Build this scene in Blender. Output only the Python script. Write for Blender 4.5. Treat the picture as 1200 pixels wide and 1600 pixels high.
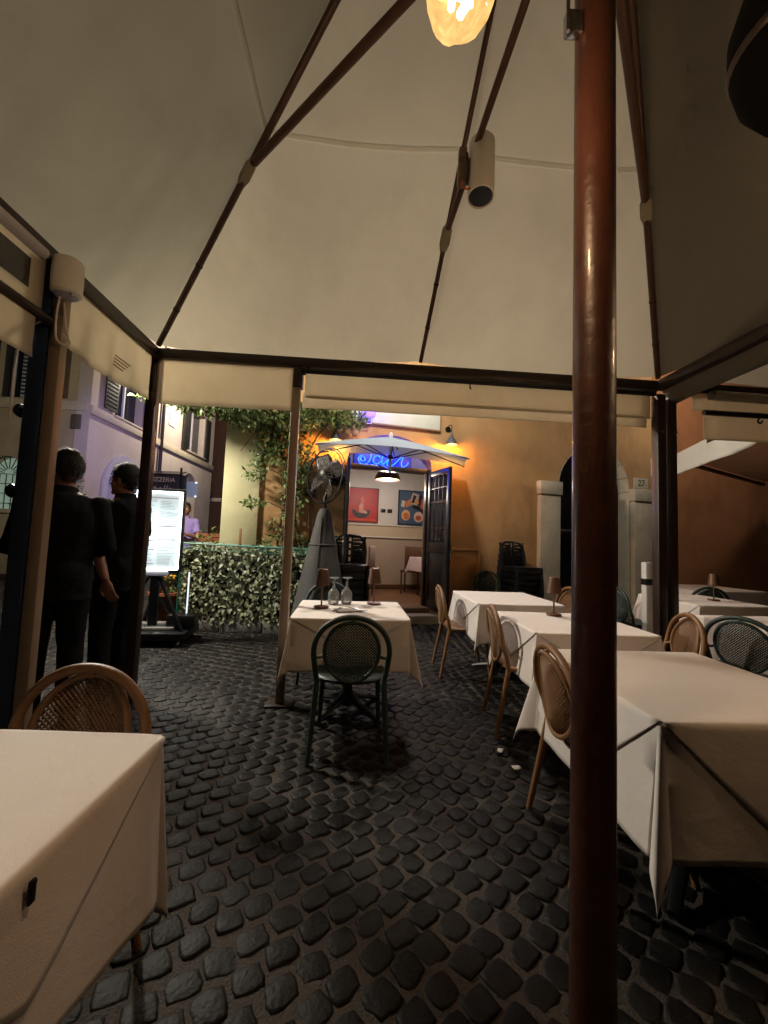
import bpy, bmesh, math, random
import numpy as np
from mathutils import Vector, Matrix, geometry, noise
from math import sin, cos, pi, radians, hypot, atan2
random.seed(7)
S = bpy.context.scene
C = S.collection
for o in list(bpy.data.objects): bpy.data.objects.remove(o)

# ------------------------------------------------------------------ camera
CAM_H, PITCH, ROLL, FPX = 1.28, radians(3.9), radians(2.2), 620.0
fwd = Vector((0, cos(PITCH), sin(PITCH))); up0 = Vector((0, -sin(PITCH), cos(PITCH))); rt0 = Vector((1, 0, 0))
rt = cos(ROLL)*rt0 + sin(ROLL)*up0; up = -sin(ROLL)*rt0 + cos(ROLL)*up0
cd = bpy.data.cameras.new('camera'); cam = bpy.data.objects.new('camera', cd); C.objects.link(cam)
cd.sensor_fit = 'VERTICAL'; cd.sensor_height = 36; cd.lens = FPX/1600*36; cd.clip_start = .02; cd.clip_end = 500
cam.matrix_world = Matrix(((rt.x, up.x, -fwd.x, 0), (rt.y, up.y, -fwd.y, 0), (rt.z, up.z, -fwd.z, CAM_H), (0, 0, 0, 1)))
S.camera = cam

# ------------------------------------------------------------------ night sky, moon, exposure
w = bpy.data.worlds.new('World'); S.world = w; w.use_nodes = True
nt = w.node_tree; bg = nt.nodes['Background']
sky = nt.nodes.new('ShaderNodeTexSky'); sky.sky_type = 'NISHITA'; sky.sun_disc = False
sky.sun_elevation = radians(-3.0); sky.sun_rotation = radians(140)
nt.links.new(sky.outputs[0], bg.inputs[0]); bg.inputs[1].default_value = 0.05
sd = bpy.data.lights.new('moon', 'SUN'); sd.energy = 0.012; sd.angle = radians(.5); sd.color = (.8, .88, 1)
so = bpy.data.objects.new('moon', sd); C.objects.link(so); so.rotation_euler = (radians(42), 0, radians(140))
vs = S.view_settings; vs.view_transform = 'Standard'; vs.look = 'None'; vs.exposure = 0; vs.gamma = 1; vs.use_curve_mapping = False
cy = S.cycles; cy.use_denoising = True; cy.max_bounces = 6; cy.diffuse_bounces = 3; cy.glossy_bounces = 2; cy.use_adaptive_sampling = True; cy.adaptive_threshold = .035; cy.adaptive_min_samples = 12
cy.transmission_bounces = 6; cy.transparent_max_bounces = 10; cy.sample_clamp_indirect = 3; cy.caustics_reflective = False; cy.caustics_refractive = False
try: cy.use_light_tree = True
except Exception: pass
# power of the seen and added lamps (watts)
P_BULB, P_ADDED_STREET, P_SCONCE, P_PENDANT, P_VIOLET, P_MENU = 58, 250, 46, 46, 110, 14

# ------------------------------------------------------------------ helpers
def lin(h):
    h = h.lstrip('#'); r = []
    for i in (0, 2, 4):
        c = int(h[i:i+2], 16)/255; r.append(c/12.92 if c <= .04045 else ((c+.055)/1.055)**2.4)
    return (*r, 1)

class MB:
    def __init__(s): s.v = []; s.f = []
    def add(s, vs, fs):
        b = len(s.v); s.v += [tuple(p) for p in vs]; s.f += [tuple(i+b for i in f) for f in fs]; return s
    def box(s, c, d, rz=0, bev=0, m=None):
        if bev:
            bm = bmesh.new(); bmesh.ops.create_cube(bm, size=1)
            for v in bm.verts: v.co = Vector((v.co.x*d[0], v.co.y*d[1], v.co.z*d[2]))
            bmesh.ops.bevel(bm, geom=bm.edges[:], offset=min(bev, min(d)*.45), segments=2, affect='EDGES', profile=.5)
            bm.verts.index_update(); vs = [v.co.copy() for v in bm.verts]; fs = [[v.index for v in f.verts] for f in bm.faces]; bm.free()
        else:
            x, y, z = d[0]/2, d[1]/2, d[2]/2
            vs = [Vector(p) for p in ((-x,-y,-z),(x,-y,-z),(x,y,-z),(-x,y,-z),(-x,-y,z),(x,-y,z),(x,y,z),(-x,y,z))]
            fs = [(0,3,2,1),(4,5,6,7),(0,1,5,4),(1,2,6,5),(2,3,7,6),(3,0,4,7)]
        M = Matrix.Translation(Vector(c)) @ (m if m is not None else Matrix.Rotation(rz, 4, 'Z'))
        return s.add([M @ v for v in vs], fs)
    def bar(s, a, b, wd, h, bev=0, upv=(0,0,1)):
        a = Vector(a); b = Vector(b); d = b-a; L = d.length; d.normalize(); u = Vector(upv)
        sx = d.cross(u)
        if sx.length < 1e-4: sx = Vector((1,0,0))
        sx.normalize(); uz = sx.cross(d)
        M = Matrix((sx, d, uz)).transposed().to_4x4()
        return s.box((a+b)/2, (wd, L, h), m=M, bev=bev)
    def tube(s, pts, r, n=8, closed=False, caps=True, flat=1.0):
        pts = [Vector(p) for p in pts]; k = len(pts); rs = list(r) if hasattr(r, '__len__') else [r]*k
        vs = []; fr = None
        for i, p in enumerate(pts):
            if closed: t = pts[(i+1) % k]-pts[i-1]
            else: t = pts[min(i+1, k-1)]-pts[max(i-1, 0)]
            if t.length < 1e-9: t = Vector((0,0,1))
            t.normalize()
            if fr is None:
                a = Vector((0,0,1)) if abs(t.z) < .9 else Vector((1,0,0)); fr = t.cross(a).normalized()
            fr = (fr - t*fr.dot(t)); fr = fr.normalized() if fr.length > 1e-6 else t.orthogonal().normalized()
            bn = t.cross(fr)
            for j in range(n):
                a = 2*pi*j/n; vs.append(p + (fr*cos(a)+bn*sin(a)*flat)*rs[i])
        fs = []
        for i in range(k if closed else k-1):
            i2 = (i+1) % k
            for j in range(n):
                j2 = (j+1) % n; fs.append((i*n+j, i*n+j2, i2*n+j2, i2*n+j))
        if caps and not closed:
            fs.append(tuple(range(n-1, -1, -1))); fs.append(tuple((k-1)*n+j for j in range(n)))
        return s.add(vs, fs)
    def lathe(s, prof, n=20, c=(0,0,0), m=None):
        M = Matrix.Translation(Vector(c)) @ (m if m is not None else Matrix())
        vs = []; fs = []
        for r, z in prof:
            for j in range(n): vs.append(M @ Vector((r*cos(2*pi*j/n), r*sin(2*pi*j/n), z)))
        k = len(prof)
        for i in range(k-1):
            for j in range(n):
                j2 = (j+1) % n; fs.append((i*n+j, i*n+j2, (i+1)*n+j2, (i+1)*n+j))
        if prof[0][0] > 1e-5: fs.append(tuple(range(n-1, -1, -1)))
        if prof[-1][0] > 1e-5: fs.append(tuple((k-1)*n+j for j in range(n)))
        return s.add(vs, fs)
    def ell(s, c, r, nu=14, nv=10, m=None):
        M = Matrix.Translation(Vector(c)) @ (m if m is not None else Matrix())
        vs = [M @ Vector((0,0,-r[2]))]; fs = []
        for i in range(1, nv):
            a = -pi/2+pi*i/nv
            for j in range(nu): b = 2*pi*j/nu; vs.append(M @ Vector((r[0]*cos(a)*cos(b), r[1]*cos(a)*sin(b), r[2]*sin(a))))
        vs.append(M @ Vector((0,0,r[2]))); T = len(vs)-1
        for j in range(nu): fs.append((0, 1+(j+1) % nu, 1+j)); fs.append((T, T-nu+j, T-nu+(j+1) % nu))
        for i in range(nv-2):
            for j in range(nu):
                j2 = (j+1) % nu; fs.append((1+i*nu+j, 1+i*nu+j2, 1+(i+1)*nu+j2, 1+(i+1)*nu+j))
        return s.add(vs, fs)
    def loft(s, rings, caps=True):
        n = len(rings[0]); vs = [p for r in rings for p in r]; fs = []
        for i in range(len(rings)-1):
            for j in range(n):
                j2 = (j+1) % n; fs.append((i*n+j, i*n+j2, (i+1)*n+j2, (i+1)*n+j))
        if caps: fs.append(tuple(range(n-1, -1, -1))); fs.append(tuple((len(rings)-1)*n+j for j in range(n)))
        return s.add(vs, fs)
    def grid(s, P):
        m, n = len(P), len(P[0]); vs = [p for r in P for p in r]
        return s.add(vs, [(i*n+j, i*n+j+1, (i+1)*n+j+1, (i+1)*n+j) for i in range(m-1) for j in range(n-1)])
    def mesh(s, name, ang=38):
        me = bpy.data.meshes.new(name); me.from_pydata([tuple(v) for v in s.v], [], s.f); me.update()
        me.polygons.foreach_set('use_smooth', [True]*len(me.polygons))
        try: me.set_sharp_from_angle(angle=radians(ang))
        except Exception: pass
        return me
    def build(s, name, mat, parent=None, loc=None, rot=None, ang=38, solid=0, merge=False, fixn=False):
        me = s.mesh(name, ang)
        if merge or fixn:
            bm = bmesh.new(); bm.from_mesh(me)
            if merge: bmesh.ops.remove_doubles(bm, verts=bm.verts[:], dist=1e-4)
            if fixn: bmesh.ops.recalc_face_normals(bm, faces=bm.faces[:])
            bm.to_mesh(me); bm.free()
        return link(name, me, mat, parent, loc, rot, solid)

def link(name, me, mat, parent=None, loc=None, rot=None, solid=0):
    if mat is not None and not me.materials: me.materials.append(mat)
    o = bpy.data.objects.new(name, me); C.objects.link(o); o.parent = parent
    if loc is not None: o.location = loc
    if rot is not None: o.rotation_euler = rot
    if solid:
        md = o.modifiers.new('thickness', 'SOLIDIFY'); md.thickness = solid; md.offset = 0
    return o
def tag(o, label=None, cat=None, group=None, kind=None):
    if label: o['label'] = label
    if cat: o['category'] = cat
    if group: o['group'] = group
    if kind: o['kind'] = kind
    return o
def thing(name, label, cat, loc=(0,0,0), rz=0, group=None):
    o = bpy.data.objects.new(name, None); C.objects.link(o); o.location = loc; o.rotation_euler = (0,0,rz); o.empty_display_size = .1
    return tag(o, label, cat, group)
def copy_tree(o, parent=None):
    c = o.copy(); C.objects.link(c); c.parent = parent
    for ch in list(o.children): copy_tree(ch, c)
    return c
def basename(o): return o.name.split('.')[0]
def curve_pts(ctrl, n=6):
    """Catmull-Rom through control points"""
    P = [Vector(p) for p in ctrl]; P = [2*P[0]-P[1]]+P+[2*P[-1]-P[-2]]; out = []
    for i in range(1, len(P)-2):
        for k in range(n):
            t = k/n; a, b, c, d = P[i-1:i+3]
            out.append(.5*((2*b)+(c-a)*t+(2*a-5*b+4*c-d)*t*t+(3*b-a-3*c+d)*t**3))
    out.append(P[-2]); return out
def plate(outer, holes, thick, y0=0):
    """wall slab in the local xz plane with openings, front at y0, back at y0+thick"""
    mb = MB(); loops = [outer]+holes
    tri = geometry.tessellate_polygon([[Vector((x, z, 0)) for x, z in l] for l in loops])
    flat = [p for l in loops for p in l]; n = len(flat)
    vs = [(x, y0, z) for x, z in flat]+[(x, y0+thick, z) for x, z in flat]; fs = []
    for t in tri:
        a, b, c = t; A, B, D = flat[a], flat[b], flat[c]
        ccw = (B[0]-A[0])*(D[1]-A[1])-(B[1]-A[1])*(D[0]-A[0]) > 0
        fs.append((a, b, c) if ccw else (c, b, a)); fs.append((c+n, b+n, a+n) if ccw else (a+n, b+n, c+n))
    k = 0
    for l in loops:
        m = len(l)
        for i in range(m): fs.append((k+i, k+(i+1) % m, n+k+(i+1) % m, n+k+i))
        k += m
    mb.add(vs, fs); return mb
def rect(x0, x1, z0, z1): return [(x0, z0), (x1, z0), (x1, z1), (x0, z1)]
def archrect(x0, x1, z0, zs, rise, n=14):
    cx, hw = (x0+x1)/2, (x1-x0)/2
    return [(x0, z0), (x1, z0)]+[(cx+hw*cos(pi*i/n), zs+rise*sin(pi*i/n)) for i in range(n+1)]

# ------------------------------------------------------------------ materials
MT = {}
def mat(name, col, rough=.6, var=.12, scale=6, bump=0, bscale=60, metal=0, emit=0, ecol=None, spec=.5, trans=0, alpha=1, coat=0, island=0, stain=None, translucent=0, detail=4, sheen=0, world=False):
    if name in MT: return MT[name]
    m = bpy.data.materials.new(name); m.use_nodes = True; t = m.node_tree; N = t.nodes; L = t.links
    b = N['Principled BSDF']; out = N['Material Output']
    c = lin(col) if isinstance(col, str) else (*col, 1)
    tc = N.new('ShaderNodeTexCoord'); crd = N.new('ShaderNodeNewGeometry').outputs['Position'] if world else tc.outputs['Object']
    nz = N.new('ShaderNodeTexNoise'); nz.inputs['Scale'].default_value = scale; nz.inputs['Detail'].default_value = detail; nz.inputs['Roughness'].default_value = .62
    L.new(crd, nz.inputs['Vector'])
    rp = N.new('ShaderNodeValToRGB'); rp.color_ramp.elements[0].position = .28; rp.color_ramp.elements[1].position = .74
    rp.color_ramp.elements[0].color = (*[max(0, x*(1-var)) for x in c[:3]], 1); rp.color_ramp.elements[1].color = (*[min(1, x*(1+var)) for x in c[:3]], 1)
    L.new(nz.outputs['Fac'], rp.inputs['Fac']); colout = rp.outputs['Color']
    if stain:
        n2 = N.new('ShaderNodeTexNoise'); n2.inputs['Scale'].default_value = stain[1]; n2.inputs['Detail'].default_value = 6; n2.inputs['Roughness'].default_value = .7
        mp = N.new('ShaderNodeMapping'); mp.inputs['Scale'].default_value = (1, 1, .45); L.new(tc.outputs['Object'], mp.inputs['Vector']); L.new(mp.outputs[0], n2.inputs['Vector'])
        r2 = N.new('ShaderNodeValToRGB'); r2.color_ramp.elements[0].position = .48; r2.color_ramp.elements[1].position = .72
        L.new(n2.outputs['Fac'], r2.inputs['Fac'])
        mx = N.new('ShaderNodeMix'); mx.data_type = 'RGBA'; mx.inputs[7].default_value = lin(stain[0])
        ml = N.new('ShaderNodeMath'); ml.operation = 'MULTIPLY'; ml.inputs[1].default_value = stain[2]; L.new(r2.outputs['Color'], ml.inputs[0])
        L.new(ml.outputs[0], mx.inputs[0]); L.new(colout, mx.inputs[6]); colout = mx.outputs[2]
    if island:
        gi = N.new('ShaderNodeNewGeometry'); oi = N.new('ShaderNodeObjectInfo')
        ad = N.new('ShaderNodeMath'); ad.operation = 'ADD'; L.new(gi.outputs['Random Per Island'], ad.inputs[0]); L.new(oi.outputs['Random'], ad.inputs[1])
        fr = N.new('ShaderNodeMath'); fr.operation = 'FRACT'; L.new(ad.outputs[0], fr.inputs[0])
        hs = N.new('ShaderNodeHueSaturation')
        mr = N.new('ShaderNodeMapRange'); mr.inputs[3].default_value = 1-island; mr.inputs[4].default_value = 1+island; L.new(fr.outputs[0], mr.inputs[0])
        L.new(mr.outputs[0], hs.inputs['Value']); L.new(colout, hs.inputs['Color']); colout = hs.outputs['Color']
    L.new(colout, b.inputs['Base Color'])
    rr = N.new('ShaderNodeMapRange'); rr.inputs[3].default_value = max(.03, rough*.85); rr.inputs[4].default_value = min(1, rough*1.15)
    L.new(nz.outputs['Fac'], rr.inputs[0]); L.new(rr.outputs[0], b.inputs['Roughness'])
    b.inputs['Metallic'].default_value = metal; b.inputs['Specular IOR Level'].default_value = spec
    b.inputs['Transmission Weight'].default_value = trans; b.inputs['Alpha'].default_value = alpha; b.inputs['Coat Weight'].default_value = coat
    b.inputs['Sheen Weight'].default_value = sheen
    if emit:
        b.inputs['Emission Color'].default_value = lin(ecol) if isinstance(ecol, str) else (*(ecol or c[:3]), 1); b.inputs['Emission Strength'].default_value = emit
    if bump:
        bn = N.new('ShaderNodeTexNoise'); bn.inputs['Scale'].default_value = bscale; bn.inputs['Detail'].default_value = 5
        L.new(crd, bn.inputs['Vector'])
        bp = N.new('ShaderNodeBump'); bp.inputs['Strength'].default_value = min(1, bump); bp.inputs['Distance'].default_value = .01
        L.new(bn.outputs['Fac'], bp.inputs['Height']); L.new(bp.outputs[0], b.inputs['Normal'])
    if translucent:
        tr = N.new('ShaderNodeBsdfTranslucent'); L.new(colout, tr.inputs['Color']); mx = N.new('ShaderNodeMixShader'); mx.inputs[0].default_value = translucent
        L.new(b.outputs[0], mx.inputs[1]); L.new(tr.outputs[0], mx.inputs[2]); L.new(mx.outputs[0], out.inputs['Surface'])
    MT[name] = m; return m
def weave(m, scale=900, strength=.25):
    """fine woven grain and soft creases added to a fabric material"""
    t = m.node_tree; N = t.nodes; L = t.links; b = N['Principled BSDF']
    tc = N.new('ShaderNodeTexCoord'); n1 = N.new('ShaderNodeTexNoise'); n1.inputs['Scale'].default_value = scale; n1.inputs['Detail'].default_value = 2
    nz = N.new('ShaderNodeTexNoise'); nz.inputs['Scale'].default_value = 7; nz.inputs['Detail'].default_value = 5; nz.inputs['Distortion'].default_value = .6
    L.new(tc.outputs['Object'], n1.inputs['Vector']); L.new(tc.outputs['Object'], nz.inputs['Vector'])
    m2 = N.new('ShaderNodeMath'); m2.operation = 'MULTIPLY_ADD'; m2.inputs[1].default_value = 8; L.new(nz.outputs['Fac'], m2.inputs[0]); L.new(n1.outputs['Fac'], m2.inputs[2])
    bp = N.new('ShaderNodeBump'); bp.inputs['Strength'].default_value = strength; bp.inputs['Distance'].default_value = .003
    L.new(m2.outputs[0], bp.inputs['Height']); L.new(bp.outputs[0], b.inputs['Normal']); return m

M_stone = mat('basalt_cobble', '#13110f', .56, .5, 30, .35, 60, island=.5, spec=.17, world=True)
M_mortar = mat('sandy_joint', '#342c24', .85, .3, 8, .6, 120)
M_plaster = mat('ochre_plaster', '#b18c5e', .85, .18, 1.6, .5, 40, stain=('#87603a', 1.1, .7))
M_terrawall = mat('terracotta_plaster', '#a26c44', .85, .18, 1.6, .5, 40, stain=('#7a4a2c', 1.1, .7))
M_cream = mat('cream_plaster', '#c3bc94', .85, .08, 1.5, .3, 45, stain=('#b5aa7c', 1.1, .5))
M_beigewall = mat('beige_plaster', '#b3a284', .88, .16, .9, .35, 30, stain=('#8a7a5c', .6, .6))
M_pinkwall = mat('pale_rose_plaster', '#b8aca0', .88, .12, .9, .35, 30, stain=('#a08c74', .6, .5))
M_brownwall = mat('dark_brick_plaster', '#4a3024', .9, .2, 1.2, .4, 20)
M_trav = mat('travertine', '#b4ac98', .7, .15, 5, .5, 70, stain=('#857c68', 2.2, .5))
M_string = mat('string_course_stone', '#b8ac94', .75, .15, 3, .4, 50)
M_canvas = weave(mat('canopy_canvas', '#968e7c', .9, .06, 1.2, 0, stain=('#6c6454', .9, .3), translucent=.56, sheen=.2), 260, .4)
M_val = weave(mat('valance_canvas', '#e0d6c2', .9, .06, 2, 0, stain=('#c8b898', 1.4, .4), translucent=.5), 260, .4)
M_mast = mat('red_brown_paint', '#4b291d', .42, .25, 9, .35, 26, coat=.2, stain=('#2a1812', 6, .65))
M_frame = mat('dark_brown_metal', '#2e2019', .42, .15, 20, .1, 60, metal=.2)
M_rib = mat('brown_tube', '#4a3021', .45, .2, 14, .15, 40)
M_guide = mat('taupe_aluminium', '#9a8672', .5, .08, 10, .1, 60, metal=.15)
M_bluesteel = mat('blue_grey_steel', '#35425c', .4, .15, 15, .1, 50, metal=.3)
M_white = mat('white_plastic', '#d8d2c8', .45, .05, 10, .05, 60)
M_black = mat('black_plastic', '#131315', .38, .15, 15, .1, 60)
M_blackmetal = mat('black_metal', '#17161a', .4, .15, 15, .12, 60, metal=.4)
M_cloth = weave(mat('table_linen', '#dcd2ca', .92, .035, 3, 0, sheen=.15), 420, .26)
M_cloth2 = weave(mat('table_linen_overlay', '#e0d6ce', .92, .035, 3, 0, sheen=.15), 420, .26)
M_tan = mat('tan_resin', '#7d5936', .48, .14, 12, .25, 60)
M_green = mat('green_resin', '#293932', .5, .14, 12, .25, 60)
M_tdark = mat('dark_green_resin', '#2c3d36', .5, .14, 12, .25, 60)
M_tabletop = mat('dark_laminate', '#2a211b', .5, .2, 20, .1, 40)
M_lamp = mat('bronze_lamp_metal', '#6b4f3e', .42, .12, 20, .1, 60, metal=.45)
def thin_glass(name, tint=(.97, .98, .98, 1), milk=.02):
    m = bpy.data.materials.new(name); m.use_nodes = True; N = m.node_tree.nodes; L = m.node_tree.links; N.remove(N['Principled BSDF'])
    t = N.new('ShaderNodeBsdfTransparent'); t.inputs[0].default_value = tint; g = N.new('ShaderNodeBsdfGlossy'); g.inputs['Roughness'].default_value = .05
    f = N.new('ShaderNodeFresnel'); f.inputs[0].default_value = 1.8; x = N.new('ShaderNodeMixShader'); L.new(f.outputs[0], x.inputs[0]); L.new(t.outputs[0], x.inputs[1]); L.new(g.outputs[0], x.inputs[2]); d = N.new('ShaderNodeBsdfDiffuse'); d.inputs[0].default_value = (.9, .92, .95, 1); y = N.new('ShaderNodeMixShader'); y.inputs[0].default_value = milk; L.new(x.outputs[0], y.inputs[1]); L.new(d.outputs[0], y.inputs[2]); L.new(y.outputs[0], N['Material Output'].inputs[0])
    MT[name] = m; return m
M_glass = thin_glass('clear_glass', (.98, .99, .99, 1), .16)
M_steel = mat('steel', '#b8b8b8', .25, .1, 20, metal=1)
M_napkin = mat('grey_napkin', '#b3aca6', .9, .08, 20, .2, 200)
M_fanmetal = mat('fan_bronze', '#241f1b', .4, .2, 20, .1, 60, metal=.6)
M_cone = mat('grey_cone', '#3f3c38', .75, .12, 6, .3, 60)
M_door = mat('dark_door_wood', '#1d1a1c', .4, .25, 14, .25, 30, coat=.15)
M_pane = thin_glass('door_glass', (.8, .8, .8, 1))
M_roomwall = mat('room_white', '#cfc9c0', .8, .05, 2, .1, 60)
M_wains = mat('room_beige', '#c9b79c', .7, .06, 3, .1, 60)
M_roomfloor = mat('room_floor', '#7d5a3f', .45, .2, 8, .2, 40)
M_wood = mat('brown_wood', '#5a3a24', .5, .25, 14, .25, 30)
M_leaf = mat('leaf_green', '#62733f', .55, .35, 9, 0, island=.45, spec=.4, translucent=.2)
M_hleaf = mat('hedge_leaf', '#878b6c', .5, .3, 7, 0, island=.4, spec=.5, translucent=.15)
M_dleaf = mat('dark_leaf', '#26331f', .4, .35, 9, 0, island=.4, spec=.5)
M_bark = mat('vine_bark', '#5c4a36', .85, .3, 20, .5, 60)
M_net = mat('green_net', '#1f6b57', .5, .15, 20)
M_concrete = mat('concrete', '#6b6862', .85, .2, 5, .5, 60)
M_blackcloth = mat('black_cotton', '#111113', .92, .15, 10, .3, 120, spec=.15)
M_skin = mat('skin', '#805843', .5, .1, 20, .1, 200)
M_hair1 = mat('brown_hair', '#1a110d', .7, .4, 60, .8, 140)
M_hair2 = mat('black_hair', '#0e0b0a', .7, .4, 60, .8, 140)
M_shoe = mat('black_shoe', '#0e0e0f', .4, .1, 10)
M_pvc = mat('clear_pvc', '#8d8678', .12, .1, 6, .3, 12, alpha=.75)
M_winpane = mat('window_dark_glass', '#20242a', .08, .2, 2, spec=.8)
M_shutter = mat('dark_shutter', '#2b2823', .6, .2, 10, .2, 30)
M_tarp = mat('plastic_sheet', '#a9aba6', .3, .12, 8, .9, 14)
M_terra = mat('terracotta', '#8a4a2e', .8, .15, 8, .3, 40)
M_greytrim = mat('grey_white_trim', '#b5b2b8', .6, .1, 8, .2, 40)
M_violet = mat('violet_lit_shirt', '#8a7ab8', .85, .1, 10, .2, 80)  # pale shirt with the violet light put into its colour
def emis(name, col, st):
    m = bpy.data.materials.new(name); m.use_nodes = True; N = m.node_tree.nodes; b = N['Principled BSDF']
    c = lin(col); b.inputs['Base Color'].default_value = c; b.inputs['Emission Color'].default_value = c; b.inputs['Emission Strength'].default_value = st; b.inputs['Roughness'].default_value = .4
    if st < 3: m.cycles.emission_sampling = 'NONE'
    MT[name] = m; return m
def point(name, loc, P, col, r=.03, parent=None):
    l = bpy.data.lights.new(name, 'POINT'); l.energy = P; l.color = lin(col)[:3]; l.shadow_soft_size = r
    o = bpy.data.objects.new(name, l); C.objects.link(o); o.location = loc; o.parent = parent; return o
# ------------------------------------------------------------------ ground and cobbles
def ground_z(x, y): return .012*noise.noise(Vector((x*.9, y*.9, 3)))+.006*noise.noise(Vector((x*2.7, y*2.7, 9)))
xs = [-120, -40, -16]+[-10+.25*i for i in range(73)]+[14, 40, 120]; ys = [-60, -12]+[-2+.25*i for i in range(69)]+[22, 40, 120]
g = MB().grid([[(x, y, ground_z(x, y)+.0015) for x in xs] for y in ys])
ground = g.build('ground', M_mortar); tag(ground, 'dark sandy ground between the cobblestones of the square', 'ground', kind='structure')
def pix(p):
    v = Vector(p)-Vector((0, 0, CAM_H)); d = v.dot(fwd)
    if d < .1: return None
    return 600+FPX*v.dot(rt)/d, 800-FPX*v.dot(up)/d, d
def cobble_rings(rnd, n=12):
    ph = [rnd.uniform(.9, 1.08) for _ in range(4)]; e = rnd.uniform(4, 7); base = []
    for j in range(n):
        a = 2*pi*(j+.5)/n; k = (abs(cos(a))**e+abs(sin(a))**e)**(-1/e)*ph[j*4//n]*rnd.uniform(.93, 1.05); base.append((cos(a)*k, sin(a)*k))
    tilt = rnd.uniform(-.002, .002)
    return [[(x*.5*s, y*.5*s, z+x*tilt+rnd.uniform(-.0008, .0008)) for x, y in base] for s, z in ((1.0, -.03), (1.0, .001), (.94, .0048), (.78, .0066))]
rnd = random.Random(3)
variants = [cobble_rings(rnd) for _ in range(10)]
vmesh = []
for rg in variants:
    mb = MB(); n = 12; vs = [p for r in rg for p in r]+[(0, 0, .0071)]; fs = []
    for i in range(3):
        for j in range(n): fs.append((i*n+j, i*n+(j+1) % n, (i+1)*n+(j+1) % n, (i+1)*n+j))
    for j in range(n): fs.append((3*n+j, 3*n+(j+1) % n, 4*n))
    mb.add(vs, fs); me = mb.mesh('cobblestone', 60); me.materials.append(M_stone); vmesh.append((mb.v, mb.f, me))
cobs = []; ANG = radians(38); px_, py_ = .108, .095
for j in range(-160, 180):
    for i in range(-150, 170):
        u = i*px_+(.5*px_ if j % 2 else 0)+rnd.uniform(-.009, .009); v = j*py_+rnd.uniform(-.006, .006)
        v2 = v+.16*sin(u*1.5)+.05*sin(u*3.7+v)
        x = u*cos(ANG)-v2*sin(ANG); y = 3+u*sin(ANG)+v2*cos(ANG)
        if not (-9.5 < x < 6.5 and .55 < y < 13.5): continue
        if (x-.63)*-.259+(y-6.5)*.966 > -.02 and x > -2.9: continue          # under the restaurant
        if x < -8.0-.072*(y-10.5) and y > 10.4: continue
        q = pix((x, y, 0))
        if q is None or not (-140 < q[0] < 1340 and q[1] < 1720): continue
        rot = ANG+atan2(.16*1.5*cos(u*1.5), 1)*.8+rnd.uniform(-.13, .13)
        cobs.append((x, y, rot, rnd.uniform(.093, .108), rnd.uniform(.081, .096), rnd.randrange(10), q, rnd.uniform(-.002, .003), rnd.uniform(-.035, .035), rnd.uniform(-.035, .035)))
def seen(c):
    x, y = c[6][0], c[6][1]
    if not 8 < y < 1590: return False
    if y > 1200: return 268 < x < 885 and not (x > 790 and y < 1330)
    return 262 < x < 470 and y > 1010
vis = sorted([c for c in cobs if seen(c)], key=lambda c: c[6][2]); indiv = vis[:300]; ids = set(id(c) for c in indiv)
for c in indiv:
    o = bpy.data.objects.new('cobblestone', vmesh[c[5]][2]); C.objects.link(o); o.parent = ground
    o.location = (c[0], c[1], ground_z(c[0], c[1])+c[7]); o.rotation_euler = (c[8], c[9], c[2]); o.scale = (c[3], c[4], 1)
rest = MB()
for c in cobs:
    if id(c) in ids: continue
    M = Matrix.Translation((c[0], c[1], ground_z(c[0], c[1])+c[7])) @ Matrix.Rotation(c[2], 4, 'Z') @ Matrix.Rotation(c[8], 4, 'X') @ Matrix.Diagonal((c[3], c[4], 1, 1))
    vv, ff, _ = vmesh[c[5]]; rest.add([M @ Vector(p) for p in vv], ff)
ro = rest.build('cobblestones', M_stone, ground, ang=60); ro['kind'] = 'stuff'

# ------------------------------------------------------------------ restaurant building (local x along the facade, y into the house)
WA = radians(15); W0 = Vector((.63, 6.5, 0))
def wl(s, out, z):      # facade coordinates -> world; out = metres in front of the wall
    return Vector((W0.x+s*cos(WA)+out*sin(WA), W0.y+s*sin(WA)-out*cos(WA), z))
rest_b = thing('restaurant_building', 'ochre plastered restaurant front with open doorway and arched stone doorway', 'building', W0, WA)
wall = plate(rect(-3.07, 16, -.1, 9), [archrect(-1.29, .14, 0, 2.47, .5, 16), archrect(2.6, 4.25, 0, 2.36, .82, 20)], .34)
wall.build('wall', M_plaster, rest_b, ang=30)
MB().box((10.4, -.002, 4.45), (11.2, .012, 8.9)).build('terracotta_plaster_coat', M_terrawall, rest_b)
b = MB().box((-2.82, -.02, 4.4), (.5, .05, 9), bev=.008); b.build('pale_plaster_strip', M_cream, rest_b)
MB().box((-3.04, 3.5, 4.4), (.06, 6.3, 9)).build('side_wall', M_plaster, rest_b)
MB().box((6.5, 3.4, 8.9), (19.2, 6.2, .12)).build('roof', M_terra, rest_b)
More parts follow.
